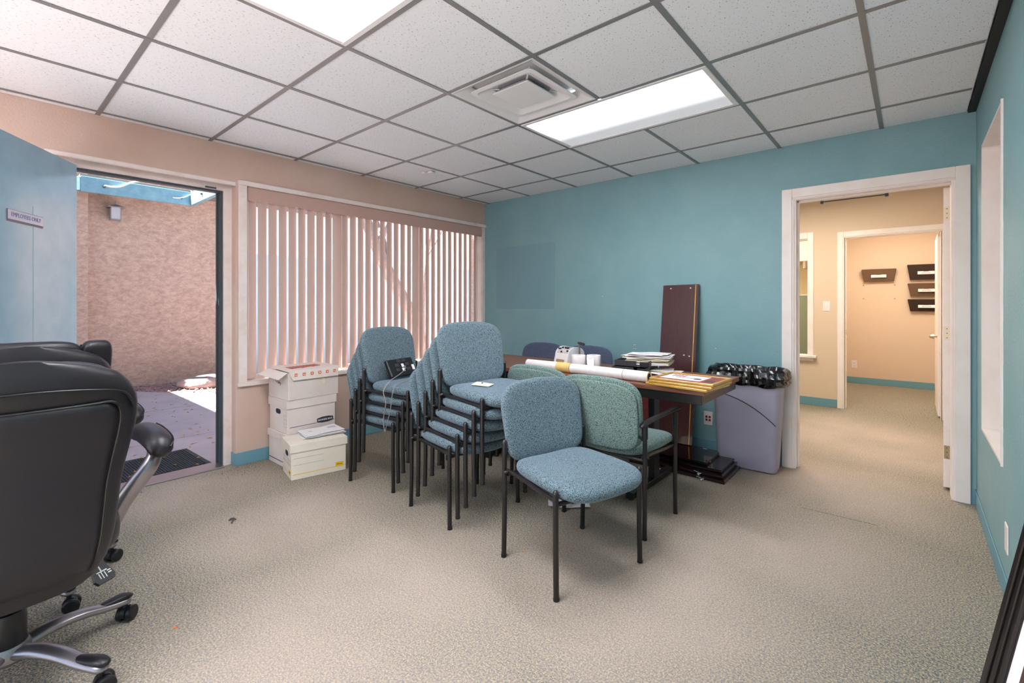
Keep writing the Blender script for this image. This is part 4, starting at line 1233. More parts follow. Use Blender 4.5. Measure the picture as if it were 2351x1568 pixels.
# ------------------------------------------------------------------ cartons by the window
def tile_rect(m, M, x0, x1, z0, z1, off=0.0006):
    """thin print on a box face: M maps (x along face, y out of the face, z up)"""
    m.box(x0, x1, 0.0002, off, z0, z1, M)
def carton(label, loc, rz, L, D, Hh, lid, board, group='white cartons by the window'):
    """L along local x, D along local y; lid height or None"""
    t = thing('storage_box', label, 'box', loc, rz, group)
    MB().rbox(-L/2, L/2, -D/2, D/2, 0, Hh-(0.004 if lid else 0), 0.003).build('carton', board, t, 0)
    if lid:
        g = 0.0075
        m = MB()
        m.rbox(-L/2-g, L/2+g, -D/2-g, D/2+g, Hh-0.004, Hh, 0.001)
        m.box(-L/2-g, L/2+g, -D/2-g, -D/2-0.0005, Hh-lid, Hh-0.004); m.box(-L/2-g, L/2+g, D/2+0.0005, D/2+g, Hh-lid, Hh-0.004)
        m.box(-L/2-g, -L/2-0.0005, -D/2, D/2, Hh-lid, Hh-0.004); m.box(L/2+0.0005, L/2+g, -D/2, D/2, Hh-lid, Hh-0.004)
        m.build('lid', board, t, 0)
    return t
def face(t_L, t_D, side):
    if side == 'front': return Matrix.Translation((0, -t_D/2, 0)) @ Matrix.Scale(-1, 4, (0, 1, 0))
    if side == 'end': return Matrix.Translation((-t_L/2, 0, 0)) @ Matrix.Rotation(R(90), 4, 'Z')   # x -> y, y -> -x
def hand_hole(t, L, D, z):
    M = face(L, D, 'end'); m = MB()
    pts = []
    for (sx, st_) in ((1, -90), (-1, 90)):
        for q in range(7):
            a = R(st_+180*q/6); pts.append((sx*0.024+0.018*math.cos(a)*1, 0.018*math.sin(a)))
    MM = M @ Matrix.Translation((0.0, 0, z)) @ Matrix.Rotation(R(90), 4, 'X')
    m.prism(pts, -0.0012, 0.0, MM)
    m.build('hand_hole', 'hole_dark', t, 0)

# office-supply box on the floor in front; long side faces the room (+x)
BD, BL, BH = 0.262, 0.375, 0.248
ax = math.atan2(0.362, 0.076)
b1 = carton('white storage box with yellow stripe and lid, standing on the carpet', (0.0, 0.0, 0.0), ax, BL, BD, BH, 0.055, 'card_cream')
b1.location = (0.618 + 0.375/2*math.cos(ax) - 0.131*math.sin(ax), -2.544 + 0.375/2*math.sin(ax) + 0.131*math.cos(ax), 0)
M = face(BL, BD, 'front')
p = MB(); tile_rect(p, M, -BL/2+0.01, BL/2-0.005, 0.036, 0.040); tile_rect(p, M, BL/2-0.075, BL/2-0.02, 0.036, 0.068, 0.0008)
s_ = p.build('yellow_stripe', 'print_yellow', b1, 0)
lettering('OfficeMax', 0.011, 'print_dark', b1, (BL/2-0.0475, -BD/2-0.0011, 0.053), (R(90), 0, 0), spacing=0.95)
p = MB(); tile_rect(p, M, -BL/2+0.015, 0.03, 0.148, 0.1495); tile_rect(p, M, -BL/2+0.015, 0.03, 0.102, 0.1035)
p.build('ruled_lines', 'print_line', b1, 0)
ME = face(BL, BD, 'end')
hand_hole(b1, BL, BD, 0.165)
p = MB()
tile_rect(p, ME, -BD/2+0.01, BD/2-0.01, 0.130, 0.1315); tile_rect(p, ME, -BD/2+0.01, BD/2-0.01, 0.098, 0.0995)
for q in (-0.09, -0.055, -0.02, 0.045, 0.08): tile_rect(p, ME, q, q+0.0012, 0.0995, 0.130)
p.build('form_grid', 'print_line', b1, 0)
p = MB(); tile_rect(p, ME, -BD/2+0.005, BD/2-0.005, 0.036, 0.040); tile_rect(p, ME, -0.116, -0.068, 0.034, 0.062, 0.0008); p.build('yellow_stripe', 'print_yellow', b1, 0)
lettering('OfficeMax', 0.009, 'print_dark', b1, (-BL/2-0.0011, -0.092, 0.048), (R(90), 0, R(-90)), spacing=0.95)
# papers on its lid
pb = thing('paper_sheaf', 'loose printed sheets lying on the lid of the front storage box', 'papers', (b1.location.x-0.02, b1.location.y+0.03, BH), ax + R(4))
rnd = random.Random(9)
z = 0.001
for k in range(5):
    o = sheet_mesh(0.28, 0.20, 0.0012, 0.005, 70+k).build('sheet', 'paper', pb, 30)
    o.location = (0.03+rnd.uniform(-.02, .02), 0.03+rnd.uniform(-.015, .02), z+0.004); o.rotation_euler = (0, 0, rnd.uniform(-.12, .12)); z += 0.0045
p = MB()
for k in range(4): p.box(0.09, 0.15, 0.06-0.012*k, 0.0635-0.012*k, z+0.0092, z+0.0095)
p.box(-0.06, -0.03, 0.02, 0.028, z+0.0075, z+0.0078)
p.build('print', 'print_line', pb, 0)

# three boxes stacked against the wall
sx, sy = 0.196, -2.268
b2 = carton('white storage box at the bottom of the carton stack, mostly hidden', (sx, sy-0.005, 0), R(90), 0.375, 0.315, 0.252, 0.05, 'card_white')
p = MB(); tile_rect(p, face(0.375, 0.315, 'end'), -0.15, 0.15, 0.035, 0.041); p.build('blue_stripe', 'print_blue', b2, 0)
b3 = carton('white storage box lettered BANKERS BOX in the middle of the stack', (sx+0.002, sy, 0.2525), R(90), 0.375, 0.315, 0.252, 0.062, 'card_white')
M = face(0.375, 0.315, 'front')
p = MB(); tile_rect(p, M, -0.17, 0.036, 0.046, 0.050); tile_rect(p, M, 0.168, 0.185, 0.05, 0.053); p.build('blue_stripe', 'print_blue', b3, 0)
pl = [(-0.066, -0.015), (-0.025, -0.023), (0.025, -0.023), (0.066, -0.015), (0.066, 0.015), (0.025, 0.023), (-0.025, 0.023), (-0.066, 0.015)]
MB().prism(pl, 0.0003, 0.0012, Matrix.Translation((0.104, -0.1575, 0.064)) @ Matrix.Rotation(R(-90), 4, 'X') @ Matrix.Rotation(PI, 4, 'X')).build('logo_plate', 'print_dark', b3, 0)
lettering('BANKERS BOX', 0.0185, 'paper', b3, (0.104, -0.1592, 0.064), (R(90), 0, 0), wide=0.95)
hand_hole(b3, 0.375, 0.315, 0.155)
p = MB(); ME = face(0.375, 0.315, 'end')
for z in (0.135, 0.105, 0.075, 0.05): tile_rect(p, ME, -0.15, -0.10, z, z+0.0012)
tile_rect(p, ME, -0.10, -0.099, 0.05, 0.136); p.build('form_grid', 'print_line', b3, 0)
lettering('INVS 93', 0.022, 'print_dark', b3, (-0.1928, -0.01, 0.215), (R(90), 0, R(-90)), 'handwriting')
# top: printer-paper carton with loose flaps
tz = 0.5055
b4 = carton('open white carton with orange icons on top of the stack', (sx+0.006, sy+0.008, tz), R(92), 0.40, 0.325, 0.205, None, 'card_white')
def flap(pts, th=0.004):
    q = [Vector(p) for p in pts]
    nn = (q[1]-q[0]).cross(q[3]-q[0]).normalized()*th
    return MB().add(q + [a+nn for a in q], [(0,3,2,1), (4,5,6,7), (0,1,5,4), (1,2,6,5), (2,3,7,6), (3,0,4,7)])
flap([(-0.20, -0.1655, 0.215), (0.20, -0.1655, 0.222), (0.19, -0.180, 0.148), (-0.172, -0.178, 0.150)]).build('front_flap', 'card_white', b4, 0)
flap([(-0.20, -0.165, 0.213), (0.20, -0.165, 0.220), (0.20, 0.165, 0.225), (-0.20, 0.165, 0.228)]).build('top_flap', 'card_white', b4, 0)
flap([(-0.202, -0.150, 0.205), (-0.202, 0.158, 0.215), (-0.285, 0.15, 0.178), (-0.275, -0.165, 0.165)]).build('end_flap', 'card_white', b4, 0)
for k in range(6):
    x = -0.150 + 0.062*k; z = 0.189
    ic = MB().rbox(x-0.0115, x+0.0115, -0.1765, -0.1745, z-0.0115, z+0.0115, 0.0004).build('orange_icon', 'print_orange', b4, 0)
    if k in (0, 1, 5): lettering('hp', 0.018, 'paper', ic, (x, -0.1775, z), (R(86), 0, 0))
    else: MB().lathe([(0.005, 0), (0.005, 0.0008)], n=10, M=Matrix.Translation((x, -0.1766, z)) @ Matrix.Rotation(R(90), 4, 'X')).build('icon_mark', 'paper', ic)
p = MB()
random.seed(4)
for k in range(9):
    x = -0.13 + 0.028*k; p.box(x, x+0.018, -0.06+0.01*(k % 3), 0.05, 0.2225+0.0002*k, 0.2262+0.00025*k)
p.build('red_print', 'print_red', b4, 0)
lettering('COPY', 0.034, 'print_dark', b4, (-0.201, 0.0, 0.125), (R(90), R(20), R(-90)), 'handwriting')
MB().box(0.06, 0.085, -0.1640, -0.1625, 0.10, 0.15).build('packing_tape', 'paper_cream', b4, 0)

# ------------------------------------------------------------------ sign on the open door
sg = thing('door_sign', 'small framed plate lettered EMPLOYEES ONLY on the open blue door', 'sign', ld.location, ld.rotation_euler.z)
SX, SZ = 0.455, 1.676
sp_ = MB().rbox(SX-0.135, SX+0.135, 0.0, 0.004, SZ-0.031, SZ+0.030, 0.001).build('backing', 'sign_border', sg, 0)
MB().rbox(SX-0.132, SX+0.132, 0.0035, 0.0052, SZ-0.020, SZ+0.028, 0.001).build('plate', 'sign_plate', sg, 0)
lettering('EMPLOYEES ONLY', 0.030, 'print_signblue', sg, (SX, 0.0056, SZ+0.005), (R(90), 0, R(180)), wide=0.92)

# ------------------------------------------------------------------ EXECUTIVE CHAIRS
def interp(tab, z):
    for (a, va), (b, vb) in zip(tab, tab[1:]):
        if a <= z <= b:
            t = (z-a)/(b-a); t = t*t*(3-2*t) if False else t
            return va + (vb-va)*t
    return tab[-1][1] if z > tab[-1][0] else tab[0][1]
BW = [(0.35, 0.16), (0.37, 0.185), (0.42, 0.21), (0.50, 0.228), (0.58, 0.236), (0.67, 0.244), (0.76, 0.262), (0.84, 0.277), (0.90, 0.281), (0.95, 0.272), (0.99, 0.250), (1.02, 0.220), (1.045, 0.17), (1.06, 0.10)]
BX = [(0.35, -0.225), (0.45, -0.255), (0.60, -0.265), (0.75, -0.275), (0.90, -0.305), (1.06, -0.360)]
BT = [(0.35, 0.045), (0.45, 0.06), (0.9, 0.06), (1.0, 0.055), (1.06, 0.03)]
def exec_chair(label, loc, heading, leg0, lever, wings):
    t = thing('office_chair', label, 'chair', loc, heading, 'black leather executive chairs')
    # --- back shell
    def ring(z, n=36, grow=0.0):
        w = interp(BW, z)+grow; xc = interp(BX, z); th = interp(BT, z)
        g = []
        for j in range(n):
            a = 2*PI*j/n; c, s = math.cos(a), math.sin(a)
            yy = w*math.copysign(abs(s)**0.55, s); u = yy/max(w, 0.01)
            xx = xc + th*math.copysign(abs(c)**0.6, c) + 0.045*u*u*(w/0.28)
            g.append(Vector((xx, yy, z + 0.012*(1-u*u)*(1 if z > 1 else 0))))
        return g
    zs = [0.35, 0.358, 0.37, 0.39, 0.42, 0.46, 0.50, 0.55, 0.60, 0.66, 0.72, 0.78, 0.84, 0.88, 0.91, 0.94, 0.965, 0.985, 1.005, 1.02, 1.035, 1.048, 1.06]
    MB().rings([ring(z) for z in zs]).build('backrest', 'leather', t, 60)
    # --- stitched rear panel standing slightly proud
    def rear(z, u, off):
        w = interp(BW, z); th = interp(BT, z)
        return Vector((interp(BX, z) - th*(1-abs(u)**6)**0.3*0.99 - off + 0.045*u*u*(w/0.28), w*u, z))
    zp = [0.40 + (0.93-0.40)*k/20 for k in range(21)]
    up = [-0.80 + 1.60*k/16 for k in range(17)]
    vs_ = [rear(z, u*(1-0.10*max(0, (z-0.86)/0.07)**3), 0.006-0.004*(abs(u)/0.8)**8) for z in zp for u in up]
    fs_ = [(i*17+j, i*17+j+1, (i+1)*17+j+1, (i+1)*17+j) for i in range(20) for j in range(16)]
    pm = MB().add(vs_, fs_); me = pm.mesh('rear_panel'); me.materials.append(MATS['leather'])
    pan = link('rear_panel', me, None, t, 60)
    md_ = pan.modifiers.new('thick', 'SOLIDIFY'); md_.thickness = 0.006; md_.offset = 0
    edge = [rear(z, -0.81, 0.004) for z in zp[:-2]]
    topr = [rear(0.932, -0.72 + 1.44*k/14, 0.005) for k in range(15)]
    path = edge + [rear(0.915, -0.79, 0.005)] + topr + [rear(0.915, 0.79, 0.005)] + [rear(z, 0.81, 0.004) for z in reversed(zp[:-2])]
    MB().tube(smooth_path(path, 2), 0.0045, 8).build('piping', 'leather_seam', pan)
    # second seam near the top roll
    MB().tube(smooth_path([rear(z, u, 0.002) for z, u in ((0.90, -0.93), (0.955, -0.86), (0.975, -0.6), (0.985, -0.2), (0.985, 0.2), (0.975, 0.6), (0.955, 0.86), (0.90, 0.93))], 5), 0.0035, 8).build('seam', 'leather_seam', t)
    # --- front cushions: head roll with side wings, lumbar pad
    def fr_fn(zc, hh):
        def fn(x, y, z):
            zz = zc + x; u = y/0.28
            return (interp(BX, min(zz, 1.05)) + 0.052 + z + 0.045*u*u, y, zz)
        return fn
    MB().cushion(0.36 if wings else 0.44, 0.20, 0.075, 4.5 if wings else 3.2, 36, fr_fn(0.985 if wings else 0.962, 0.1)).build('head_cushion', 'leather', t, 60)
    for s in ((-1, 1) if wings else ()):
        f0 = fr_fn(0.980, 0.1)
        MB().cushion(0.105, 0.20, 0.075, 4.0, 28, lambda x, y, z, s=s: f0(x, y+s*0.222, z)).build('head_wing', 'leather', t, 60)
        MB().tube(smooth_path([Vector(f0(q, s*0.178, 0.034)) for q in (-0.09, -0.04, 0.02, 0.06, 0.082)], 4), 0.004, 8).build('seam', 'leather_seam', t)
    MB().cushion(0.46, 0.40, 0.07, 3.2, 36, fr_fn(0.66, 0.2)).build('lumbar_cushion', 'leather', t, 60)
    # --- seat
    MB().cushion(0.53, 0.54, 0.13, 3.6, 44, lambda x, y, z: (x-0.005+0.02*(1-(y/0.26)**2)*(x > 0), y, z+0.455+0.015*(y/0.26)**2)).build('seat', 'leather', t, 60)
    MB().rbox(-0.14, 0.14, -0.11, 0.11, 0.335, 0.39, 0.012).build('tilt_mechanism', 'black_plastic', t, 0)
    # --- arms
    for s in (-1, 1):
        arm = smooth_path([(0.10, s*0.20, 0.385), (0.04, s*0.232, 0.395), (-0.02, s*0.255, 0.44), (-0.05, s*0.280, 0.51), (-0.075, s*0.318, 0.58), (-0.085, s*0.352, 0.632), (-0.06, s*0.372, 0.670), (0.02, s*0.375, 0.685), (0.12, s*0.375, 0.685)], 4)
        rr = [0.016 + 0.010*math.sin(PI*min(1, k/(len(arm)-1)*1.1)) for k in range(len(arm))]
        am = MB().tube(arm, rr, 14, flat=1.35, up=(1, 0, 0)).build('arm_frame', 'silver', t, 60)
        MB().tube([(-0.055, s*0.295, 0.535), (-0.062, s*0.325, 0.535)], 0.009, 12, (False, True), up=(0,0,1)).build('arm_bolt', 'chrome', am)
        pd = MB().tube(smooth_path([(-0.125, s*0.375, 0.705), (-0.10, s*0.375, 0.718), (-0.02, s*0.375, 0.726), (0.08, s*0.375, 0.724), (0.15, s*0.375, 0.712)], 4), [0.040+0.005*math.sin(PI*k/16) for k in range(17)], 20, (True, True), flat=0.86).build('arm_pad', 'leather', t, 60)
        sp2 = [Vector((-0.158, s*0.375-0.022, 0.708)), Vector((-0.135, s*0.375-0.037, 0.724)), Vector((-0.09, s*0.375-0.041, 0.738)), Vector((0.0, s*0.375-0.037, 0.752)), Vector((0.09, s*0.375-0.037, 0.750))]
        MB().tube(smooth_path(sp2, 4), 0.0025, 6).build('seam', 'leather_seam', pd)
    # --- column, hub, star base
    MB().lathe([(0.030, 0.16), (0.030, 0.335)], n=20).build('gas_column', 'black_plastic', t)
    MB().lathe([(0.040, 0.10), (0.047, 0.13), (0.047, 0.215), (0.043, 0.24), (0.036, 0.24), (0.036, 0.20)], n=24).build('column_cover', 'black_plastic', t)
    MB().lathe([(0.050, 0.085), (0.058, 0.095), (0.058, 0.125), (0.050, 0.138)], n=24).build('base_hub', 'silver', t)
    for k in range(5):
        a = leg0 + 2*PI*k/5 - heading
        M = Matrix.Rotation(a, 4, 'Z')
        path = smooth_path([M @ Vector(p) for p in ((0.045, 0, 0.112), (0.11, 0, 0.120), (0.19, 0, 0.112), (0.26, 0, 0.092), (0.325, 0, 0.080))], 4)
        nn = len(path)
        lg = MB().tube(path, [0.030 - 0.006*i/(nn-1) for i in range(nn)], 14, (False, True), flat=0.62, up=(0, 0, 1)).build('base_leg', 'silver', t, 60)
        MB().tube(smooth_path([M @ Vector(p) for p in ((0.235, 0, 0.106), (0.275, 0, 0.102), (0.315, 0, 0.101), (0.335, 0, 0.097))], 3), [0.010, 0.013, 0.017, 0.019, 0.021, 0.022, 0.023, 0.022, 0.021, 0.020], 12, (True, True), flat=0.5, up=(0, 0, 1)).build('toe_cap', 'black_plastic', lg, 60)
        # twin-wheel caster
        c = M @ Vector((0.330, 0, 0))
        ang = a + [0.9, 0.5, -0.4, 1.6, 0.2][k]
        MC = Matrix.Translation(c) @ Matrix.Rotation(ang, 4, 'Z')
        cs = MB()
        cs.tube([MC @ Vector((0.0, 0, 0.052)), MC @ Vector((0, 0, 0.078))], 0.008, 10)
        cs.tube([MC @ Vector((0.004, -0.007, 0.034)), MC @ Vector((0.004, 0.007, 0.034))], 0.024, 16)
        cst = cs.build('caster', 'black_plastic', t)
        for s in (-1, 1):
            MB().tube([MC @ Vector((0.008, s*0.007, 0.0275)), MC @ Vector((0.008, s*0.012, 0.0275)), MC @ Vector((0.008, s*0.024, 0.0275)), MC @ Vector((0.008, s*0.028, 0.0275))], [0.024, 0.0275, 0.0275, 0.022], 20).build('wheel', 'black_plastic', cst)
    if lever:
        lv = MB().tube(smooth_path([(0.02, -0.10, 0.36), (0.0, -0.15, 0.345), (-0.02, -0.19, 0.325), (-0.03, -0.205, 0.305)], 4), 0.006, 8).build('tilt_lever', 'chrome', t)
        M = Matrix.Translation((-0.035, -0.225, 0.275)) @ Matrix.Rotation(R(-60), 4, 'Z') @ Matrix.Rotation(R(50), 4, 'X')
        MB().prism([(-0.026, -0.036), (0.026, -0.036), (0.034, -0.02), (0.022, 0.03), (0.010, 0.045), (-0.010, 0.045), (-0.022, 0.03), (-0.034, -0.02)], -0.006, 0.006, M).build('lever_paddle', 'black_plastic', lv, 30)
        w = MB()
        for (x0, y0, x1, y1) in ((-0.015, -0.02, -0.012, 0.0), (-0.006, -0.022, -0.003, 0.004), (0.004, -0.022, 0.007, 0.0), (-0.018, 0.002, 0.016, 0.006), (-0.004, 0.006, 0.0, 0.03), (0.014, -0.012, 0.026, -0.008), (0.014, -0.004, 0.026, 0.0)):
            w.box(x0, x1, y0, y1, 0.006, 0.0068, M); w.box(x0, x1, y0, y1, -0.0068, -0.006, M)
        w.build('white_symbols', 'paper', lv, 0)
    return t
exec_chair('black leather executive chair with a hanging tilt lever, its stitched back panel bare', (1.67, -3.905, 0), R(181), R(36), True, False)
exec_chair('black leather executive chair between its twin and the open blue door', (1.03, -3.87, 0), R(182), R(26), False, True)

# ------------------------------------------------------------------ dark frames leaning on the right wall
def leaning_frame(label, x, y, W, hgt, lean, turn, art):
    t = thing('picture_frame', label, 'picture frame', (x, y, 0), 0, 'dark frames leaning on the right wall', rot=(0, lean, turn))
    # local: x = thickness toward the wall, -y along the frame, z up
    b = 0.055
    def rail(a0, a1, c0, c1, side):
        m = MB(); m.rbox(0.008, 0.024, -a1, -a0, c0, c1, 0.002)
        for (p0, p1, x0) in ((0.0, 0.018, 0.0), (0.022, 0.036, 0.003), (0.044, 0.055, 0.005)):
            if side == 'l': m.rbox(x0, 0.014, -a0-p1, -a0-p0, c0+p0*(c0 == 0), c1, 0.002)
            if side == 'r': m.rbox(x0, 0.014, -a1+p0, -a1+p1, c0, c1, 0.002)
            if side == 'b': m.rbox(x0, 0.014, -a1, -a0, c0+p0, c0+p1, 0.002)
            if side == 't': m.rbox(x0, 0.014, -a1, -a0, c1-p1, c1-p0, 0.002)
        m.build('frame_rail', 'frame_black', t, 0)
    rail(0.0, b, 0.0, hgt, 'l'); rail(W-b, W, 0.0, hgt, 'r'); rail(b, W-b, 0.0, b, 'b'); rail(b, W-b, hgt-b, hgt, 't')
    MB().box(0.014, 0.017, -(W-b), -b, b, hgt-b).build('white_mat', 'paper', t, 0)
    if art:
        a = MB().box(0.0125, 0.014, -(W-b-0.04), -b-0.04, b+0.04, hgt-b-0.04).build('print', 'art_brown', t, 0)
        for z, k in ((0.30, 1.0), (0.16, 0.7)):
            M = Matrix.Translation((0.0122, -b-0.07, z)) @ Matrix.Rotation(R(90), 4, 'Y')
            MB().prism([(-0.25*k, -0.02), (-0.05*k, 0.02), (0.03*k, 0.01), (-0.02*k, -0.06*k), (-0.22*k, -0.07*k)], -0.0004, 0.0004, M).build('yellow_shape', 'art_yellow', a, 0)
leaning_frame('dark picture frame standing nearest the right wall', 4.020, -2.555, 0.42, 0.80, 0.15, R(7), False)
leaning_frame('dark picture frame in the middle of three leaning on the right wall', 3.985, -2.580, 0.42, 0.82, 0.17, R(8), False)
leaning_frame('dark framed print with yellow shapes outermost of three leaning frames', 3.926, -2.60, 0.42, 0.84, 0.19, R(13), True)

# ------------------------------------------------------------------ bits on the carpet
pf = sheet_mesh(0.25, 0.16, 0.0012, 0.010, 5).build('floor_paper', 'paper', None, 30)
pf.location = (2.285, -1.60, 0.012); pf.rotation_euler = (0, 0, R(38))
tag(pf, 'curled printed sheet lying on the carpet under the chairs', 'paper')
m = MB()
for k in range(5): m.box(-0.10+0.035*k, -0.098+0.035*k, -0.06, 0.05, 0.0125, 0.0131)
m.build('print', 'print_line', pf, 0)
lint = MB()
lint.tube(smooth_path([(-0.03, 0, 0.004), (-0.01, 0.01, 0.012), (0.01, 0.0, 0.006), (0.03, -0.012, 0.004)], 4), 0.004, 6)
lint.tube(smooth_path([(-0.02, -0.01, 0.003), (0.0, 0.005, 0.015), (0.0, 0.02, 0.004)], 4), 0.003, 6)
o = lint.build('lint_clump', 'seam_dark'); o.location = (0.966, -3.023, 0); tag(o, 'small dark tuft of lint lying alone on open carpet', 'lint')
def crumb(label, x, y, s_, m_='print_orange'):
    r = random.Random(int(x*1000)); q = MB()
    q.hull([(r.uniform(-1, 1)*s_, r.uniform(-1, 1)*s_, r.uniform(0, 1)*s_*0.6) for _ in range(9)])
    o = q.build('leaf_crumb', m_, None, 0); o.location = (x, y, 0.0005); tag(o, label, 'leaf', 'leaf scraps on the carpet')
crumb('tiny orange leaf scrap near the executive chair casters', 1.763, -3.48, 0.008)
crumb('tiny orange leaf scrap by a rear leg of the lone chair', 2.433, -2.20, 0.008)
crumb('tiny orange leaf scrap under the seat of the lone chair', 2.60, -2.05, 0.008)
dm = MB(); r = random.Random(8)
for k in range(260):
    x = 0.02 + abs(r.gauss(0, 0.10)); y = -2.72 + r.gauss(0, 0.10)
    if x < 0.015: continue
    s_ = r.uniform(0.0015, 0.004)
    dm.hull([(x+r.uniform(-1, 1)*s_, y+r.uniform(-1, 1)*s_, r.uniform(0, 0.9)*s_) for _ in range(6)])
o = dm.build('dirt_crumbs', 'dirt', None, 0); o['kind'] = 'stuff'; tag(o, 'reddish dirt crumbs scattered on the carpet inside the outer door', 'dirt')

# ------------------------------------------------------------------ OUTSIDE: the courtyard
GZ = -0.06
CAMP = Vector((3.896, -3.980, 1.234)); YAW = R(40.334)
def ground_at(u, v, z):
    """point where the sight line through photo pixel (u, v) meets the level z"""
    f = 1066.65
    d = Vector((-math.sin(YAW), math.cos(YAW), 0)) + Vector((math.cos(YAW), math.sin(YAW), 0))*((u-1188.6)/f) + Vector((0, 0, (695.7-v)/f))
    return CAMP + d*((z-CAMP.z)/d.z)
grd = struct(MB().box(-9, -0.18, -9, 6, GZ-0.30, GZ-0.035).build('ground_outside', 'gravel', smooth=0))
g0 = ground_at(320.7, 899.4, GZ); g1 = ground_at(423, 902, GZ)
dd = (g1-g0).normalized()
def cut(x): return g0.y + dd.y/dd.x*(x-g0.x)         # y of the path edge at x
joints = [-0.185, -1.46, -3.05, -4.6, -5.5]
pav = struct(MB().box(-5.5, -0.185, -8, -3.2, GZ-0.05, GZ-0.012).build('pavement_outside', 'concrete', smooth=0))
for a, b in zip(joints, joints[1:]):
    x1, x0 = a-0.004, b+0.004
    ylim = lambda x: min(cut(x), 2.6)
    MB().prism([(x0, -8.0), (x1, -8.0), (x1, max(ylim(x1), -2.0) if x1 > -3 else ylim(x1)), (x0, max(ylim(x0), -2.0) if x0 > -3.0 else ylim(x0))], GZ-0.06, GZ).build('concrete_slab', 'concrete', pav, 0)
# pebbles along the wall
pm = MB(); r = random.Random(21)
for k in range(2600):
    x = r.uniform(-5.45, -2.6); y = r.uniform(-3.2, 0.8)
    if y < cut(x)+0.02: continue
    s_ = r.uniform(0.012, 0.028)
    c = Vector((x, y, GZ-0.03+s_*0.3))
    pm.add([c+Vector((s_*r.uniform(.6, 1.2), 0, 0)), c+Vector((0, s_*r.uniform(.6, 1.2), 0)), c-Vector((s_*r.uniform(.6, 1.2), 0, 0)), c-Vector((0, s_*r.uniform(.6, 1.2), 0)), c+Vector((0, 0, s_*.8)), c-Vector((0, 0, s_*.6))], [(0,1,4), (1,2,4), (2,3,4), (3,0,4), (1,0,5), (2,1,5), (3,2,5), (0,3,5)])
o = pm.build('gravel_stones', 'gravel', None, 0); o['kind'] = 'stuff'; tag(o, 'reddish gravel bed along the foot of the stucco wall', 'gravel')
# boulder
rk = MB(); seq = []
rc = ground_at(476, 887, GZ)
for k in range(11):
    p = PI*k/10; g = []
    for j in range(20):
        a = 2*PI*j/20
        v = Vector((math.sin(p)*math.cos(a), math.sin(p)*math.sin(a), -math.cos(p)))
        s_ = 1 + 0.22*noise.noise(v*1.8+Vector((3, 1, 2)))
        g.append(Vector((v.x*0.21*s_, v.y*0.40*s_, (v.z*0.13*s_)+0.085)))
    seq.append(g)
o = rk.rings(seq).build('boulder', 'rock', None, 50); o.location = (rc.x-0.15, rc.y+0.05, GZ-0.04); o.rotation_euler = (0, 0, R(-18))
tag(o, 'long grey-pink boulder on the gravel by the stucco wall', 'rock')
# stucco wall opposite
ow = MB(); ow.box(-5.8, -5.5, -2.86, 6, -0.4, 3.4); ow.box(-5.8, -5.36, -9, -2.86, -0.4, 3.4)
struct(ow.build('wall_courtyard', 'stucco', smooth=0))
struct(MB().box(-9, -0.18, 5.0, 5.2, -0.4, 3.4).build('wall_courtyard_end', 'stucco', smooth=0))
fc = MB(); fc.box(-5.5, -5.42, -0.75, 6, 2.15, 3.4); struct(fc.build('facade_upper', 'facade_white', smooth=0))
struct(MB().box(-5.5, -5.44, -0.75, 6, -0.4, 2.15).build('facade_lower', 'facade_blue', smooth=0))
struct(MB().box(-5.4, -0.30, -0.9, 4.9, GZ-0.2, GZ-0.03).build('pavement_by_window', 'concrete', smooth=0))
# blue roof-edge beams
bm1 = thing('roof_beam', 'weathered blue fascia board along the stucco wall top', 'beam', (-5.0, -1.68, 2.81))
MB().rbox(-0.06, 0.0, -1.30, 0.0, 0.0, 0.215, 0.004).build('board', 'fascia_blue', bm1, 0)
for y in (-1.05, -0.12): MB().tube([(0.0, y, 0.10), (0.012, y, 0.10)], 0.018, 10, (False, True), up=(0,0,1)).build('bolt', 'dark_frame', bm1)
bm2 = thing('roof_beam', 'sun-striped blue fascia board running toward the window wall', 'beam', (-5.0, -1.68, 2.81))
MB().rbox(0.001, 4.3, -0.0, 0.06, 0.0, 0.215, 0.004).build('board', 'fascia_blue', bm2, 0)
for x in (0.6, 2.2): MB().tube([(x, 0.0, 0.10), (x, -0.012, 0.10)], 0.018, 10, (False, True), up=(0,0,1)).build('bolt', 'dark_frame', bm2)
bm3 = thing('roof_beam', 'blue fascia board of the covered walk, joined to the wall fascia', 'beam', (-5.0, -2.985, 2.82))
MB().rbox(-0.06, 0.0, -1.1, 0.0, 0.0, 0.19, 0.004, Matrix.Rotation(R(-38), 4, 'Z')).build('board', 'fascia_blue', bm3, 0)
MB().tube([(-0.06, -0.12, 0.10), (-0.04, -0.125, 0.10)], 0.018, 10, up=(0,0,1)).build('bolt', 'dark_frame', bm3)
rf = MB(); rf.box(-6.5, -5.06, -2.98, 1.2, 3.025, 3.06); rf.box(-6.5, -0.5, -9, -3.70, 3.02, 3.06)
struct(rf.build('roof_covered_walk', 'roofing', smooth=0))
struct(MB().box(-0.46, -0.18, -9, 6, 2.60, 2.66).build('roof_eave', 'roofing', smooth=0))
struct(MB().box(-0.18, 4.7, -5.6, 5.2, H+0.17, H+0.25).build('roof', 'roofing', smooth=0))
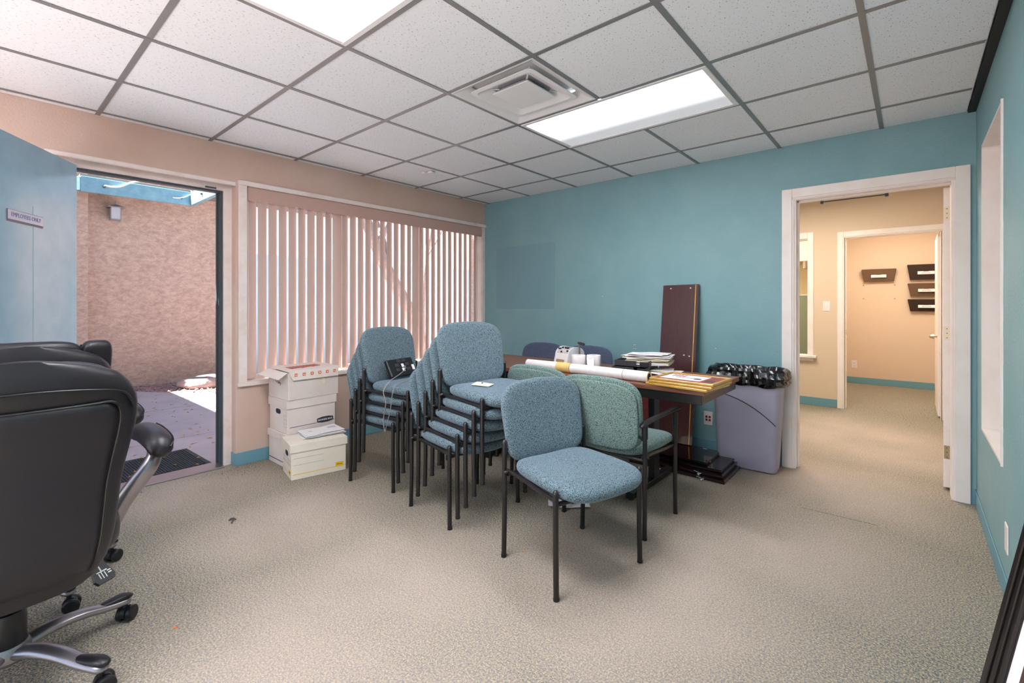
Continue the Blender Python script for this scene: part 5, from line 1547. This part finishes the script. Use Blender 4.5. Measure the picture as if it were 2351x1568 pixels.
# lantern
ln = thing('wall_lantern', 'grey metal lantern fixed on the stucco wall', 'lantern', (-5.5, -2.545, 2.50))
MB().rbox(0.0, 0.015, -0.05, 0.05, 0.03, 0.20, 0.003).build('back_plate', 'lantern_metal', ln, 0)
MB().rbox(0.03, 0.16, -0.065, 0.065, 0.0, 0.014, 0.003).build('base', 'lantern_metal', ln, 0)
for a in (0.036, 0.150):
    for b in (-0.06, 0.054): MB().box(a, a+0.006, b, b+0.006, 0.014, 0.19).build('corner_post', 'lantern_metal', ln, 0)
MB().box(0.042, 0.150, -0.054, 0.054, 0.014, 0.19).build('glass', 'frosted', ln, 0)
MB().hull([(0.0, -0.10, 0.19), (0.20, -0.10, 0.19), (0.20, 0.10, 0.19), (0.0, 0.10, 0.19), (0.0, -0.10, 0.20), (0.20, -0.10, 0.20), (0.20, 0.10, 0.20), (0.0, 0.10, 0.20), (0.08, -0.02, 0.235), (0.12, -0.02, 0.235), (0.12, 0.02, 0.235), (0.08, 0.02, 0.235)]).build('cap', 'lantern_metal', ln, 0)
MB().tube([(0.10, 0, 0.235), (0.10, 0, 0.29)], 0.011, 10, (False, True)).build('finial', 'lantern_metal', ln)
# door mat
dm2 = thing('door_mat', 'dark ribbed rubber mat on the concrete outside the door', 'mat', (-0.665, -3.20, GZ), R(2))
MB().rbox(-0.315, 0.315, -0.47, 0.47, 0.0, 0.010, 0.003).build('border', 'mat_rubber', dm2, 0)
rb = MB()
for k in range(50): rb.rbox(-0.27, 0.27, -0.43+0.0175*k, -0.42+0.0175*k, 0.010, 0.016, 0.002)
o = rb.build('ribs', 'mat_rubber', dm2, 0); o['kind'] = 'stuff'
# fallen leaves
lm = MB(); r = random.Random(31)
for k in range(230):
    x = r.uniform(-4.2, -0.25); y = r.uniform(-3.5, -1.7)
    if y > cut(x)+0.1: continue
    s_ = r.uniform(0.010, 0.028); a = r.uniform(0, 6.3); zz = GZ + (0.018 if (-1.0 < x < -0.33 and y < -2.72) else 0.002)
    c, q = math.cos(a)*s_, math.sin(a)*s_
    lm.add([(x+c, y+q, zz), (x-q*.5, y+c*.5, zz+r.uniform(0, .008)), (x-c, y-q, zz+r.uniform(0, .012)), (x+q*.5, y-c*.5, zz+r.uniform(0, .008))], [(0, 1, 2, 3)])
o = lm.build('fallen_leaves', 'leaf_litter', None, 0); o['kind'] = 'stuff'; tag(o, 'dry yellow and brown leaves strewn over the concrete', 'leaves')
# tree outside the window
def tree(label, pts, r0, crown, seed):
    t = thing('courtyard_tree', label, 'tree', pts[0], 0, 'trees outside the window')
    P = [Vector(p)-Vector(pts[0]) for p in pts]
    pp_ = smooth_path(P, 5); n = len(pp_)
    MB().tube(pp_, [r0*(1-0.6*i/(n-1)) for i in range(n)], 12).build('trunk', 'bark', t, 60)
    rr_ = random.Random(seed)
    for k in range(4):
        b0 = pp_[int(n*(0.45+0.12*k))]
        e = b0 + Vector((rr_.uniform(-.9, .9), rr_.uniform(-.9, .9), rr_.uniform(.7, 1.3)))
        MB().tube(smooth_path([b0, (b0+e)/2+Vector((0.1, 0, -0.05)), e], 4), [r0*0.4*(1-0.6*i/8) for i in range(9)], 8).build('branch', 'bark', t, 60)
    c = Vector(crown[0])-Vector(pts[0]); m_ = MB()
    for k in range(crown[2]):
        v = Vector((rr_.gauss(0, 1), rr_.gauss(0, 1), rr_.gauss(0, 0.6))).normalized()*(rr_.random()**0.4)*crown[1]
        p = c+v; s_ = rr_.uniform(0.06, 0.13); a = Vector((rr_.gauss(0,1), rr_.gauss(0,1), rr_.gauss(0,1))).normalized(); b = a.orthogonal().normalized()
        m_.add([p+a*s_, p+b*s_*.5, p-a*s_, p-b*s_*.5], [(0, 1, 2, 3)])
    o = m_.build('foliage', 'foliage', t, 0); o['kind'] = 'stuff'
tree('leaning tree with a forked trunk outside the window', [(-2.3, 1.0, GZ-0.1), (-2.35, 0.75, 0.9), (-2.5, 0.25, 1.9), (-2.6, -0.3, 3.2), (-2.7, -0.7, 4.2)], 0.13, ((-2.9, -0.9, 5.0), 1.1, 1600), 3)
tree('slender upright tree beyond the leaning one', [(-3.4, 1.75, GZ-0.1), (-3.35, 1.7, 1.5), (-3.3, 1.95, 3.0), (-3.3, 2.5, 4.5)], 0.07, ((-3.3, 2.9, 5.1), 0.9, 450), 5)
struct(MB().box(-0.17, 9, -14, -5.46, GZ-0.3, GZ).build('bounce_patio', 'concrete', smooth=0))  # unseen slab, added to bounce sunlight up through the glazing
for k, (y0, lab) in enumerate(((-2.62, 'long pale dry palm strip dangling over the blue fascia'), (-1.85, 'short pale dry palm strip dangling at the fascia corner'))):
    o = MB().tube(smooth_path([(0.01, 0.28-0.1*k, 0.15), (0.02, 0.18, 0.10), (0.025, 0.06, 0.02), (0.02, -0.03, 0.0), (0.015, -0.10+0.04*k, 0.005)], 4), 0.012-0.004*k, 6, (True, True)).build('palm_strip', 'facade_white')
    o.location = (-5.0, y0, 2.925-0.03*k); tag(o, lab, 'palm strip', 'dry palm strips')
